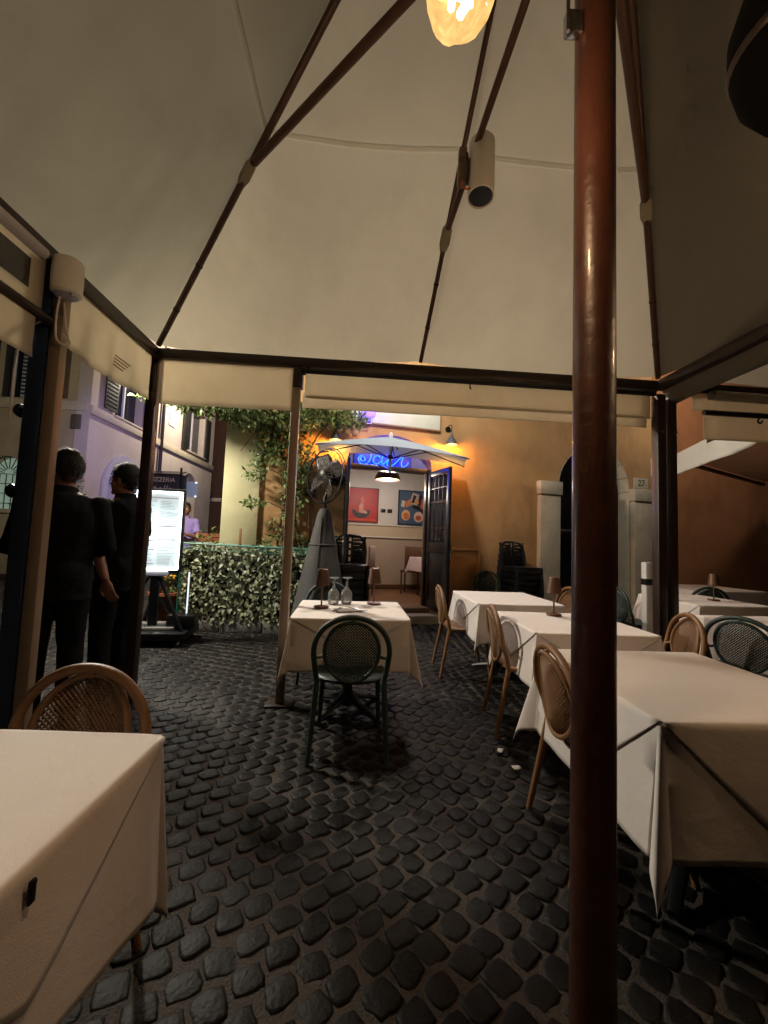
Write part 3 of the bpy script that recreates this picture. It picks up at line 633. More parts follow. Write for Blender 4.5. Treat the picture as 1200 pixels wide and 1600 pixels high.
# side bay: rolled clear window blind, rod and valance
QB = P2+E2*1.7
bl = gb(hang(P2+E2*.1+Vector((.02, 0, 0)), QB, 2.66, 2.33, seed=15, wob=.01), 'window_blind', M_val, ang=80, solid=.004)
def bay(mb): mb.v = [tuple(Vector(p)-OFF) for p in mb.v]; return mb
wp = [P2+E2*.2, QB-E2*.1]
pane = MB(); pane.grid([[Vector((wp[0].x+.035, wp[0].y, 2.545)).lerp(Vector((wp[1].x+.035, wp[1].y, 2.545)), j/8) for j in range(9)], [Vector((wp[0].x+.035, wp[0].y, 2.4)).lerp(Vector((wp[1].x+.035, wp[1].y, 2.4)), j/8) for j in range(9)]])
bay(pane).build('blind_window', mat('smoky_pvc', '#2c2823', .15, .15, 4, .3, 10), bl)
bay(MB().tube([P2+E2*.13+Vector((.03, 0, -.08)), QB+Vector((.03, 0, -.08))], .03, 10)).build('blind_roll', M_greytrim, bl)
gb(MB().tube([P2+E2*.02+Vector((.03, 0, -.385)), QB+Vector((.03, 0, -.385))], .026, 12), 'bay_rod', M_frame)
gb(hang(P2+E2*.14+Vector((.03, 0, 0)), QB+Vector((.03, 0, 0)), 2.3, 2.09, seed=19), 'valance', M_val, ang=80, solid=.003)
gb(MB().tube(curve_pts([P2+Vector((.0, -.03, -.36)), P2+Vector((-.05, -.06, -.42)), P2+Vector((-.11, -.06, -.55)), P2+Vector((-.11, -.06, -.9))]), .005, 6), 'cable', M_white)

# white box speaker on the post, with coiled cable
bxs = thing('box_speaker', 'white rounded box speaker with looped cable at the top of the blue-grey post', 'speaker', (-1.665, 1.95, 2.455), radians(20)); bxs.scale = (.78, .78, .8)
sb = MB(); sb.lathe([(.02, .01), (.07, 0), (.085, .015), (.088, .1), (.086, .22), (.07, .235), (0, .24)], 28); sb.build('casing', M_white, bxs)
MB().lathe([(.07, 0), (.05, -.012), (0, -.014)], 24, (0, 0, .0)).build('grille', M_greytrim, bxs)
MB().ell((.045, -.045, .0), (.016, .016, .01)).build('indicator', M_steel, bxs)
MB().tube(curve_pts([(-.03, 0, 0), (-.035, -.01, -.12), (-.03, -.01, -.27), (.01, -.01, -.32), (.04, -.01, -.29), (.02, -.01, -.2), (-.005, 0, -.05)]), .006, 6).build('cable', M_white, bxs)
MB().tube(curve_pts([(-.04, .01, -.2), (-.02, -.02, -.3), (.03, -.015, -.33), (.05, -.01, -.3), (0, 0, -.25)]), .005, 6).build('cable_loop', M_white, bxs)

# white cylinder spotlight on the middle strut
sp1 = thing('cylinder_spotlight', 'white cylinder spotlight with black face clamped to the middle roof strut', 'spotlight', (.458, 2.03, 3.15))
Mr = Vector((-.03, -.10, -1)).normalized().to_track_quat('Z', 'Y').to_matrix().to_4x4()
MB().lathe([(0, -.36), (.06, -.36), (.07, -.345), (.071, -.02), (.071, 0), (.064, .002), (.063, -.012)], 32, m=Mr).build('body', M_white, sp1)
MB().lathe([(.0, -.01), (.064, -.01), (.064, -.006), (0, -.004)], 28, m=Mr).build('face', M_black, sp1)
ck = MB(); ck.box((-.1, .02, .14), (.05, .05, .12), bev=.008); ck.box((-.1, .02, .26), (.045, .045, .06), bev=.008); ck.bar((-.1, .02, .2), (-.055, .01, .2), .03, .04); ck.build('clamp', mat('clamp_brown', '#6a5644', .5), sp1)
MB().tube(curve_pts([(-.1, 0, .09), (-.105, -.02, .04), (-.085, -.03, .015), (-.06, -.03, .02)]), .005, 6).build('red_cable', mat('coral_cable', '#c7553a', .5), sp1)
MB().tube(curve_pts([(-.08, 0, .25), (-.072, -.01, .15), (-.078, -.02, .05)]), .007, 6).build('cable', M_black, sp1)

# dark hood at the picture edge
hd = thing('heater_hood', 'black rounded heater hood hanging under the canopy beyond the mast', 'heater', (1.13, 1.0, 2.69))
MB().lathe([(0, -.2), (.07, -.19), (.125, -.15), (.165, -.07), (.178, .03), (.165, .12), (.12, .22), (.06, .3), (.03, .33), (0, .335)], 36, m=Matrix.Rotation(radians(-8), 4, 'Y')).build('hood', mat('hood_black', '#070606', .9, .15, 10, spec=.1), hd)
MB().lathe([(.176, -.012), (.183, 0), (.183, .012), (.176, .024)], 36, (0, 0, .02), Matrix.Rotation(radians(-8), 4, 'Y')).build('rim', M_frame, hd)
MB().tube([(-.045, 0, .32), (-.12, .05, .9), (-.15, .08, 1.25)], .012, 8).build('hanger', M_frame, hd)

# bare amber glass bulb, lit
bu = thing('pendant_bulb', 'lit amber bubble-glass pendant bulb under the canopy beside the mast', 'pendant lamp', (.118, .75, 2.435)); bu.scale = (.94, .94, .94)
gl_ = MB(); n, k = 28, 20; rings = []
for i in range(1, k):
    a = -pi/2+pi*i/k; rr = []
    for j in range(n):
        bq = 2*pi*j/n; d = Vector((cos(a)*cos(bq), cos(a)*sin(bq), sin(a))); q = 1+.13*noise.noise(d*1.5+Vector((4, 0, 2)))+.05*noise.noise(d*3.1)
        rr.append((d.x*.077*q, d.y*.077*q, d.z*.097*q))
    rings.append(rr)
gl_.loft(rings)
mg = bpy.data.materials.new('amber_glass'); mg.use_nodes = True; N = mg.node_tree.nodes; L = mg.node_tree.links; N.remove(N['Principled BSDF'])
tr = N.new('ShaderNodeBsdfTransparent'); tr.inputs[0].default_value = (1, .8, .52, 1); gs = N.new('ShaderNodeBsdfGlossy'); gs.inputs['Roughness'].default_value = .08; gs.inputs[0].default_value = (1, .85, .6, 1)
em = N.new('ShaderNodeEmission'); em.inputs[0].default_value = (1, .6, .22, 1); em.inputs[1].default_value = 1.7
nz = N.new('ShaderNodeTexNoise'); nz.inputs['Scale'].default_value = 16; nz.inputs['Detail'].default_value = 3; nz.inputs['Distortion'].default_value = 2
tcn = N.new('ShaderNodeTexCoord'); L.new(tcn.outputs['Object'], nz.inputs['Vector'])
ms = N.new('ShaderNodeMath'); ms.operation = 'POWER'; ms.inputs[1].default_value = 2.2; L.new(nz.outputs['Fac'], ms.inputs[0])
m2 = N.new('ShaderNodeMath'); m2.operation = 'MULTIPLY_ADD'; m2.inputs[1].default_value = 1.1; m2.inputs[2].default_value = .22; m2.use_clamp = True; L.new(ms.outputs[0], m2.inputs[0])
mx = N.new('ShaderNodeMixShader'); L.new(m2.outputs[0], mx.inputs[0]); L.new(tr.outputs[0], mx.inputs[1]); L.new(em.outputs[0], mx.inputs[2])
mx2 = N.new('ShaderNodeMixShader'); mx2.inputs[0].default_value = .08; L.new(mx.outputs[0], mx2.inputs[1]); L.new(gs.outputs[0], mx2.inputs[2]); L.new(mx2.outputs[0], N['Material Output'].inputs[0])
gl_.build('glass_globe', mg, bu, ang=80)
fil = MB()
for q in range(4): fil.tube(curve_pts([(.012*cos(q*1.57), .012*sin(q*1.57), .05), (.03*cos(q*1.57+.5), .02*sin(q*1.57+.5), .0), (.02*cos(q*1.57+1.5), .016*sin(q*1.57+1.5), -.05)], 4), .009, 6)
fil.build('filament', emis('filament_glow', '#ffe2b0', 30), bu)
MB().lathe([(.02, .085), (.022, .1), (.022, .15), (.012, .17), (0, .17)], 16).build('socket', M_black, bu)
MB().tube(curve_pts([(0, 0, .16), (.06, .05, .6), (.2, .15, 1.0), (.40, .30, 1.3)]), .005, 6).build('cord', M_black, bu)
point('bulb_light', (0, 0, -.01), P_BULB, '#ffe6d4', .045, bu)

for bx_, by_, lab in ((2.05, 1.1, 'added unseen amber bubble-glass bulb hung beyond the mast, outside the picture'),):  # extra bulb added out of view to brighten the tables
    o = copy_tree(bu); o.location = (bx_, by_, 2.42); o.rotation_euler = (0, 0, 2.6); tag(o, lab, 'pendant lamp')
    cdx = [c for c in o.children if c.name.startswith('cord')][0]; cdx.rotation_euler = (0, 0, atan2(1.1-by_, .583-bx_)-.64-2.6)
# ------------------------------------------------------------------ neighbouring tents on the right
g2 = thing('neighbouring_gazebo', 'second beige canopy tent adjoining the first, clear curtain rolled up', 'canopy', (4.7, 1.4, 0))
O2 = Vector((4.7, 1.4, 0))
def g2b(mb, name, m, par=g2, **k): mb.v = [tuple(Vector(p)-O2) for p in mb.v]; return mb.build(name, m, par, **k)
HL = GR+E1*.22; HR = HL+E1*4.0; HL2 = HL+E2*4.1; HR2 = HR+E2*4.1; AP2 = HL.lerp(HR2, .5)+Vector((0, 0, 2.0))
for a, b_ in ((HL, HR), (HR, HR2), (HR2, HL2), (HL2, HL)):
    g2b(MB().grid(gore(a, b_, AP2, sag=.05, seed=a.x)), 'canopy_panel', M_canvas, ang=80)
    g2b(MB().bar(a+Vector((0, 0, -.045)), b_+Vector((0, 0, -.045)), .07, .08, bev=.008), 'eave_beam', M_frame)
    g2b(MB().tube([AP2, a], .02, 8), 'rib', M_rib)
for p in (HR, HR2, HL2): g2b(MB().box((p.x, p.y, 1.31), (.08, .08, 2.62), bev=.008), 'post', M_frame)
g2b(MB().lathe([(.16, .01), (.16, .04), (.055, .06), (.055, AP2.z)], 24, (AP2.x, AP2.y, 0)), 'mast', M_mast)
g2b(hang(HL+E1*.06-n1*.02, HR-E1*.1-n1*.02, 2.66, 2.46, seed=31, wob=.01), 'curtain_border', M_val, ang=80, solid=.003)
g2b(MB().tube([HL+E1*.2-n1*.06+Vector((0, 0, -.115)), HL+E1*1.2-n1*.06+Vector((0, 0, -.12)), HR-E1*.2-n1*.06+Vector((0, 0, -.115))], .042, 14), 'rolled_clear_curtain', M_pvc)
g2b(MB().tube([HL+E1*.13-n1*.06+Vector((0, 0, -.265)), HR-E1*.1-n1*.06+Vector((0, 0, -.275))], .022, 12), 'curtain_rod', M_blackmetal)
hk = HL+E1*.62-n1*.06+Vector((0, 0, -.285)); g2b(MB().tube(curve_pts([hk, hk+Vector((-.01, 0, -.03)), hk+Vector((.012, 0, -.045)), hk+Vector((.028, 0, -.02))], 4), .007, 6), 'hook', M_blackmetal)
g2b(hang(HL+E1*.15-n1*.03, HR-E1*.1-n1*.03, 2.42, 2.215, seed=37, wob=.02), 'valance', M_val, ang=80, solid=.003)
# fabric rain gutter between the two tents
gt = MB(); P = []
for i in range(31):
    t = i/30; c = GR.lerp(GR2, t)+E1*.11; row = []
    for j in range(13):
        s = j/12; x = -.10+.24*s; dz = -.185*sin(pi*min(1, s*1.02))**.7*(1+.1*noise.noise(Vector((t*6, s*3, 0))))
        row.append(c+E1*x+Vector((0, 0, -.0+dz+.012*noise.noise(Vector((t*9, s*2, 4))))))
    P.append(row)
gt.grid(P); gut = thing('fabric_gutter', 'sagging pale fabric gutter with eyelets joining two tents', 'gutter', (GR.x, GR.y, 0)); gt.v = [tuple(Vector(p)-Vector((GR.x, GR.y, 0))) for p in gt.v]
gt.build('gutter_cloth', M_canvas, gut, ang=80, solid=.003)
for k in range(5):
    p = P[1+k//2][1+k % 2*0]*1; q = GR.lerp(GR2, .008+.022*k)+E1*.012+Vector((-.012, 0, -.085+.004*k))-Vector((GR.x, GR.y, 0))
    MB().lathe([(.0, 0), (.011, 0), (.011, .004), (0, .005)], 10, q, Matrix.Rotation(-pi/2, 4, 'Y')).build('eyelet', M_frame, gut)
g3 = thing('rear_awning', 'low white edged awning over the tables at the ochre wall', 'awning', (5.4, 5.2, 0))
O3 = Vector((5.4, 5.2, 0))
A1, B1, A2, B2 = Vector((3.66, 3.75, 2.62)), Vector((4.42, 6.0, 2.62)), Vector((7.4, 3.75, 2.6)), Vector((7.6, 7.9, 2.62))
def g3b(mb, name, m, **k): mb.v = [tuple(Vector(p)-O3) for p in mb.v]; return mb.build(name, m, g3, **k)
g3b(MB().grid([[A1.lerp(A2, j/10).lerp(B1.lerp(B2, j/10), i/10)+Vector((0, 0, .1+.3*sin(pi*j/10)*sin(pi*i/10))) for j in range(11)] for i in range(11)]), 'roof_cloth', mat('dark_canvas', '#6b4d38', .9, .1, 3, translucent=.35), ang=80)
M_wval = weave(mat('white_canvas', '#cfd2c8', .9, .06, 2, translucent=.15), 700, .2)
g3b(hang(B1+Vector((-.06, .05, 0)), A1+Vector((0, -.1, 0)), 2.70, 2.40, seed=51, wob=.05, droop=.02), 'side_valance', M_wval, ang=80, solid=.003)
g3b(hang(B1+Vector((-.38, -.02, 0)), B1+Vector((-.06, .05, 0)), 2.66, 2.40, ns=6, seed=55), 'side_valance', M_wval, ang=80, solid=.003)
for a, b_ in ((A1, B1), (A1, A2), (B1, B2)): g3b(MB().bar(a+Vector((0, 0, .04)), b_+Vector((0, 0, .04)), .05, .05), 'eave_beam', M_frame)
for p in (B1+Vector((-.2, -.1, 0)), A2, B2+Vector((-.2, -.5, 0))): g3b(MB().box((p.x, p.y, 1.32), (.06, .06, 2.64), bev=.006), 'post', M_frame)
wpst = thing('strapped_white_post', 'short white square post strapped with black tape beside the dark posts', 'post', (2.86, 4.3, 0))
MB().box((0, 0, .57), (.085, .085, 1.14), bev=.008).build('post', mat('white_post', '#c2c0bb', .6, .1, 6, .2), wpst)
MB().box((0, 0, .93), (.091, .091, .07), bev=.006).build('strap', M_black, wpst)
MB().box((.055, -.02, .925), (.025, .02, .03), bev=.004).build('buckle', M_steel, wpst)
# ------------------------------------------------------------------ tables with two cloths
def drop(d, r, beta):
    q = r*(pi/2-beta)
    if d < q: a = d/r; return r*sin(a), -r*(1-cos(a))
    o = r*sin(pi/2-beta); z = -r*(1-cos(pi/2-beta)); return o+(d-q)*sin(beta), z-(d-q)*cos(beta)
def cloth_pt(u, v, wx, wy, h, seed, flare=.07, lift=0, fin=.13, skew=0, rip=.085):
    ax, ay = abs(u)-wx, abs(v)-wy
    if ax > 0: ax *= 1+skew*max(-1, min(1, v/wy))
    sx, sy = (1 if u > 0 else -1), (1 if v > 0 else -1); r = .012
    top = .0012*noise.noise(Vector((u*6+seed, v*6, 0)))+.0034*noise.noise(Vector((u*2.2+seed, v*2.2, 7)))
    if ax <= 0 and ay <= 0: return Vector((u, v, h+top+lift))
    if ax > 0 and ay > 0:
        th = atan2(ay, ax); q = sin(2*th); R = hypot(ax, ay)*(1-.09*q**4)
        be = flare+(fin+.08*noise.noise(Vector((seed, sx*3, sy*5))))*q*q+rip*q*sin(5*th+seed+sx+2*sy)
        ps = th+.1*sin(4*th); o, z = drop(R, r, be)
        return Vector((sx*(wx+o*cos(ps)+lift*cos(ps)), sy*(wy+o*sin(ps)+lift*sin(ps)), h+z+lift))
    d, tcoord, sd = (ax, v, sx*1.7) if ax > 0 else (ay, u, 4+sy*2.3)
    ff = min(1, d/.3)
    wv = .020*ff*noise.noise(Vector((tcoord*3.6+seed+sd, d*.8, sd)))+.009*ff*noise.noise(Vector((tcoord*9+seed, d*1.5, sd+2)))
    o, z = drop(d, r, flare)
    if ax > 0: return Vector((sx*(wx+o+wv+lift), v, h+z+top+lift))
    return Vector((u, sy*(wy+o+wv+lift), h+z+top+lift))
def axis_lines(wd, c, nt=14, nd=20):
    dr = [0, .003, .007, .011, .016, .021]+[.021+(c-.021)*k/nd for k in range(1, nd+1)]
    return [-(wd+d) for d in reversed(dr)]+[-wd+2*wd*k/nt for k in range(1, nt)]+[wd+d for d in dr]
def make_cloth(wx, wy, cx, cy_, h, seed, flare, fin=.13, skew=0, rip=.085):
    X, Y_ = axis_lines(wx, cx), axis_lines(wy, cy_); return MB().grid([[cloth_pt(u, v, wx, wy, h, seed, flare, 0, fin, skew, rip) for u in X] for v in Y_])
def make_overlay(wx, wy, D, h, seed, flare):
    mb = MB(); n = 24; lift = .002
    mb.grid([[cloth_pt(-wx+2*wx*j/n, -wy+2*wy*i/n, wx-1e-6, wy-1e-6, h, seed, flare, lift) if 0 < i < n and 0 < j < n else Vector((-wx+2*wx*j/n, -wy+2*wy*i/n, h+lift)) for j in range(n+1)] for i in range(n+1)])
    for sd in range(4):
        hw = wy if sd < 2 else wx; P = []
        for k in range(15):
            row = []
            for j in range(n+1):
                t = -hw+2*hw*j/n; dm = max(.004, D*(1-abs(t)/hw)+.012)
                d = dm*(k/14)**1.3
                if sd < 2: u, v = (wx+d)*(1 if sd else -1), t
                else: u, v = t, (wy+d)*(1 if sd == 3 else -1)
                if d <= 0: p = Vector((u, v, h+lift))
                else:
                    uu = max(-wx, min(wx, u)) if sd >= 2 else u; vv = max(-wy, min(wy, v)) if sd < 2 else v
                    p = cloth_pt(uu, vv, wx, wy, h, seed, flare, lift)
                    e = .0008*min(1, d/.02)
                    p += Vector(((e if sd == 1 else -e) if sd < 2 else 0, (e if sd == 3 else -e) if sd >= 2 else 0, 0))
                row.append(p)
            P.append(row)
        mb.grid(P)
    return mb
def table(loc, rz, wx, wy, where, seed, over=True, c=.34, D=.36, h=.745, group='tables set under the canopy', flare=.07, fin=.13, skew=0, rip=.085):
    t = thing('dining_table', 'dark pedestal dining table '+where, 'table', (*loc, 0), rz, group)
    MB().box((0, 0, h-.022), (wx*2-.01, wy*2-.01, .035), bev=.006).build('tabletop', M_tabletop, t)
    MB().lathe([(.05, .06), (.042, .1), (.036, .16), (.036, h-.06), (.09, h-.045), (.09, h-.04)], 18).build('column', M_black, t)
    for k in range(4):
        a = pi/4+k*pi/2; d = Vector((cos(a), sin(a), 0))
        MB().tube([d*.03+Vector((0, 0, .13)), d*.12+Vector((0, 0, .085)), d*.26+Vector((0, 0, .042)), d*.32+Vector((0, 0, .022))], [.036, .032, .024, .02], 8, flat=.7).build('foot', M_black, t)
    cl_ = make_cloth(wx, wy, c, c, h, seed, flare, fin, skew, rip).build('tablecloth', M_cloth, None, ang=80, solid=.0008, fixn=True)
    cl_.location = (*loc, 0); cl_.rotation_euler = (0, 0, rz); tag(cl_, 'long white under-cloth of the table '+where, 'tablecloth', group='white under-cloths')
    if over:
        ov = make_overlay(wx+.004, wy+.004, D, h+.001, seed, flare+.001).build('table_overlay', M_cloth2, None, ang=80, solid=.0008, merge=True, fixn=True)
        ov.location = (*loc, 0); ov.rotation_euler = (0, 0, rz); tag(ov, 'white triangular-drop top cloth of the table '+where, 'tablecloth', group='white top cloths')
    return t
table((-.955, .66), radians(1), .40, .40, 'at the lower left corner', 1.3, c=.31, D=.22, flare=.03, fin=.02, skew=.34)
table((-.22, 3.02), radians(5), .385, .36, 'holding glasses and two lamps', 5.1, c=.34, D=.20)
table((1.27, 1.70), radians(3), .40, .40, 'nearest to the red-brown mast', 9.7, c=.41, D=.38, fin=.17, rip=.03)
table((1.33, 2.83), radians(3), .385, .35, 'with one lamp beyond the mast', 13.1, D=.24)
table((1.22, 3.98), radians(5), .385, .42, 'farthest along the row by the door', 17.9, D=.22)
table((3.52, 4.42), radians(6), .40, .40, 'behind the two dark posts', 21.2, D=.33)
table((3.05, 3.05), radians(6), .36, .36, 'behind the dark green edge chair', 24.2, over=False)
table((4.75, 5.9), radians(12), .6, .4, 'beneath the rear awning', 27.2, over=False)

# ------------------------------------------------------------------ cane-look bistro chairs
def seat_ring(rx, ry, z, n=28, e=2.7):
    r = []
    for j in range(n):
        a = 2*pi*j/n; k = (abs(cos(a))**e+abs(sin(a))**e)**(-1/e); r.append((rx*k*cos(a), ry*k*sin(a)+.005, z))
    return r
def back_y(x, z): return -.195-.055*((z-.44)/.39)-.036*(1-(x/.17)**2)
def make_chair(m, label):
    t = thing('bistro_chair', label, 'chair')
    sb = MB(); sb.loft([seat_ring(.10, .10, .425), seat_ring(.19, .185, .425), seat_ring(.215, .208, .436), seat_ring(.218, .21, .45), seat_ring(.208, .2, .459), seat_ring(.185, .178, .455), seat_ring(.06, .06, .449)])
    st = sb.build('seat', m, t)
    pts = []
    for i in range(25):
        a = pi*i/24; x = -.218*cos(a); z = .615+.212*sin(a)**.9; pts.append((x, -.2-.06*((z-.44)/.39), z))
    pts = [(-.196, -.178, .44), (-.21, -.195, .53)]+pts+[(.21, -.195, .53), (.196, -.178, .44)]
    MB().tube(pts, .0165, 10).build('back_frame', m, t)
    ring = []
    for i in range(36):
        a = 2*pi*i/36; x = .158*cos(a); z = .63+.172*sin(a); ring.append((x, back_y(x, z), z))
    br = MB().tube(ring, .0115, 8, closed=True).build('backrest_ring', m, t)
    lat = MB(); pit = .0122
    for sgn in (1, -1):
        for k in range(-21, 22):
            c0 = k*pit*1.414; seg = []
            for q in range(41):
                x = -.16+.32*q/40; z = sgn*x+c0
                if (x/.155)**2+(z/.169)**2 < 1: seg.append((x, z))
            if len(seg) < 2: continue
            seg = [seg[0]]+[seg[int(len(seg)*f)] for f in (.33, .66) if len(seg) > 6]+[seg[-1]]
            wv = .0034; A = []
            for x, z in seg:
                yy = back_y(x, z+.63)+.0015*sgn; nx, nzz = (-sgn*wv*.707, wv*.707)
                A.append([(x-nx, yy, z-nzz+.63), (x+nx, yy, z+nzz+.63)])
            lat.grid(A)
    lat.build('cane_lattice', m, br, solid=.002)
    for sx in (-1, 1):
        MB().tube([(sx*.196, -.178, .455), (sx*.203, -.205, .3), (sx*.222, -.262, .0)], [.0185, .017, .013], 10).build('leg', m, t)
        MB().tube([(sx*.178, .168, .44), (sx*.188, .188, .25), (sx*.2, .222, .0)], [.019, .0165, .013], 10).build('leg', m, t)
        MB().tube([(sx*.158, back_y(.158, .6)-.0, .6), (sx*.19, -.2, .585), (sx*.214, -.212, .59)], .009, 8).build('side_joint', m, t)
    MB().tube([(0, back_y(0, .805), .802), (0, -.262, .818)], .012, 8).build('top_joint', m, t)
    return t
GCH = 'bistro chairs around the tables'
protoT = make_chair(M_tan, 'x'); protoG = make_chair(M_green, 'y'); used = {}
def chair(col, x, y, rz, label):
    pr = protoT if col == 't' else protoG
    if col not in used: o = pr; used[col] = 1
    else: o = copy_tree(pr)
    o.location = (x, y, 0); o.rotation_euler = (0, 0, rz); tag(o, label, 'chair', GCH); return o
# rz: 0 faces away from the viewer, -90 deg faces +x
chair('t', -.945, 1.06, radians(176), 'tan cane-back chair behind the table at the lower left corner')
chair('g', -.17, 2.56, radians(4), 'green cane-back chair seen from behind in front of the middle table')
chair('t', 1.02, 1.80, radians(-90), 'tan chair half hidden by the mast, closest of the row')
chair('t', 1.06, 2.88, radians(-94), 'tan chair second in the row along the white tables')
chair('t', .84, 4.05, radians(-88), 'tan chair farthest along the row, fully in view by the doorway')
chair('t', 1.92, 2.88, radians(80), 'tan round-back chair facing over the table beyond the mast')
chair('t', 1.80, 4.30, radians(100), 'tan chair peeping out behind the small lamp at the stone doorway')
chair('g', 2.72, 2.92, radians(-60), 'dark green cane-back chair at the right edge of the picture')
chair('t', 2.2, 1.75, radians(92), 'tan chair barely showing beyond the nearest table at the right edge')
chair('g', -.50, 3.72, radians(182), 'green chair behind the middle table, only its top showing')
w_ = wl(.98, .62, 0); chair('g', w_.x, w_.y, radians(194), 'green chair against the ochre wall beside the open door')
chair('g', 2.95, 4.55, radians(-95), 'teal green chair by the white strapped post')
chair('g', 4.15, 5.25, radians(-10), 'green chair before the covered tables, beside the dark posts')
chair('g', 4.75, 5.0, radians(10), 'green chair tipped against the covered tables behind the lamp')
chair('g', 5.35, 5.05, radians(18), 'green chair near the covered tables at the far right edge')

# black stacking chairs
def make_stack_chair():
    t = thing('stacking_chair', 'x', 'chair')
    sb = MB(); sb.loft([seat_ring(.10, .10, .405, 24, 4), seat_ring(.2, .2, .405, 24, 4), seat_ring(.225, .225, .415, 24, 4), seat_ring(.228, .228, .43, 24, 4), seat_ring(.2, .2, .436, 24, 4), seat_ring(.06, .06, .428, 24, 4)]); sb.build('seat', M_black, t)
    MB().tube([(-.215, -.2, .43), (-.225, -.235, .6), (-.205, -.265, .76), (-.14, -.28, .81), (0, -.287, .825), (.14, -.28, .81), (.205, -.265, .76), (.225, -.235, .6), (.215, -.2, .43)], .02, 8).build('back_frame', M_black, t)
    for k in range(6):
        z = .48+.056*k; y = -.2-.085*((z-.43)/.4)
        for sx in (-1, 1): MB().box((sx*.11, y-.012, z), (.16, .016, .036), bev=.005).build('back_slat', M_black, t)
    for x, wd_ in ((-.2, .055), (-.03, .028), (.03, .028), (.2, .055)): MB().bar((x, -.2, .43), (x, -.283, .81), wd_, .024, upv=(0, 1, 0), bev=.005).build('back_upright', M_black, t)
    for sx in (-1, 1):
        MB().tube([(sx*.215, .2, .43), (sx*.235, .235, .0)], [.03, .02], 8).build('leg', M_black, t)
        MB().tube([(sx*.21, -.2, .43), (sx*.235, -.26, .0)], [.03, .02], 8).build('leg', M_black, t)
        MB().box((sx*.218, .0, .385), (.016, .38, .08), bev=.006).build('side_apron', M_black, t)
    MB().box((0, .215, .38), (.42, .016, .09), bev=.006).build('apron', M_black, t)
    return t
ORD = ['topmost', 'second from the top', 'third from the top', 'fourth from the top', 'fifth from the top', 'lowest']
psc = make_stack_chair(); first = True
a1, a2 = Vector((-.44, 5.55, 0)), wl(1.55, .4, 0)
for base, rz, nm in ((a1, radians(188), 'beside the grey fan cone'), (a2, radians(197), 'at the stone pilaster')):
    for k in range(6):
        o = psc if first else copy_tree(psc); first = False
        o.location = (base.x+.002*k+random.uniform(-.006, .006), base.y-.016*k, .098*k); o.rotation_euler = (0, 0, rz+random.uniform(-.015, .015))
        tag(o, f'black slatted plastic chair, {ORD[5-k]} in the stack {nm}', 'chair', 'black chairs stacked '+nm)

# ------------------------------------------------------------------ things on the tables
def table_lamp(x, y, label, z=.7545):
    t = thing('table_lamp', label, 'lamp', (x, y, z), 0, 'cordless lamps on the tables')
    MB().lathe([(.054, 0), (.056, .004), (.054, .011), (.012, .015), (0, .015)], 28).build('base', M_lamp, t)
    MB().lathe([(.0065, .01), (.0065, .26), (0, .262)], 12).build('stem', M_lamp, t)
    MB().lathe([(.053, .165), (.0545, .165), (.038, .282), (.034, .285), (.0, .285), (0, .281), (.035, .28), (.052, .168)], 28).build('lamp_shade', M_lamp, t)
table_lamp(-.44, 3.0, 'bronze table lamp left of the upturned glasses')
table_lamp(-.055, 3.26, 'bronze table lamp right of the upturned glasses')
table_lamp(1.32, 3.06, 'bronze table lamp on the second white table beside the mast')
table_lamp(3.62, 4.36, 'dark table lamp on the table behind the two posts')
for x, y, lab in ((-.375, 3.20, 'upturned stemmed wine glass nearer the dark lamp'), (-.275, 3.235, 'upturned stemmed wine glass nearer the pale side lamp')):
    t = thing('wine_glass', lab, 'glass', (x, y, .7545), 0, 'upturned wine glasses'); t.scale = (1.2, 1.2, 1.2)
    MB().lathe([(.034, .0), (.0365, .02), (.038, .05), (.033, .078), (.018, .095), (.012, .1)], 24).lathe([(.0325, .0), (.035, .02), (.0365, .05), (.0315, .077), (.017, .093), (0, .098)], 24).build('bowl', M_glass, t)
    MB().lathe([(.013, .097), (.0085, .105), (.011, .113), (.007, .12), (.0095, .128), (.0055, .14), (.006, .158)], 14).build('stem', M_glass, t)
    MB().lathe([(.006, .157), (.028, .166), (.035, .169), (.035, .1705), (.005, .171)], 24).build('foot', M_glass, t)
nk = thing('paper_napkin', 'folded grey paper napkin on the middle table', 'napkin', (-.23, 2.93, .7565), radians(22))
MB().grid([[(-.1+.2*j/8, -.07+.14*i/8, .002+.003*noise.noise(Vector((i*.5, j*.5, 2)))) for j in range(9)] for i in range(9)]).build('paper', M_napkin, nk, solid=.002)
def cutlery(x, y, rz, kind, label):
    t = thing(kind, label, 'cutlery', (x, y, .7615), rz)
    MB().tube([(-.1, 0, .002), (-.02, 0, .003), (.02, 0, .004)], [.005, .0045, .003], 8, flat=.5).build('handle', M_steel, t)
    if kind == 'table_knife': MB().loft([[(.02, -.004, .001), (.02, .005, .001), (.02, .005, .003), (.02, -.004, .003)], [(.08, -.008, .001), (.08, .006, .001), (.08, .006, .0025), (.08, -.008, .0025)], [(.115, -.001, .001), (.115, .005, .001), (.115, .005, .002), (.115, -.001, .002)]]).build('blade', M_steel, t)
    else:
        f = MB().loft([[(.02, -.003, .002), (.02, .003, .002), (.02, .003, .004), (.02, -.003, .004)], [(.05, -.012, 0), (.05, .012, 0), (.05, .012, .002), (.05, -.012, .002)]])
        for k in range(4): f.tube([(.05, -.0105+.007*k, .001), (.09, -.0105+.007*k, .003)], .0016, 5)
        f.build('tines', M_steel, t)
cutlery(-.17, 2.95, radians(140), 'table_knife', 'steel knife lying on the grey napkin'); cutlery(-.31, 2.9, radians(75), 'table_fork', 'steel fork beside the grey napkin')
cutlery(-.43, 3.22, radians(125), 'table_knife', 'steel knife beyond the dark lamp on the middle table')
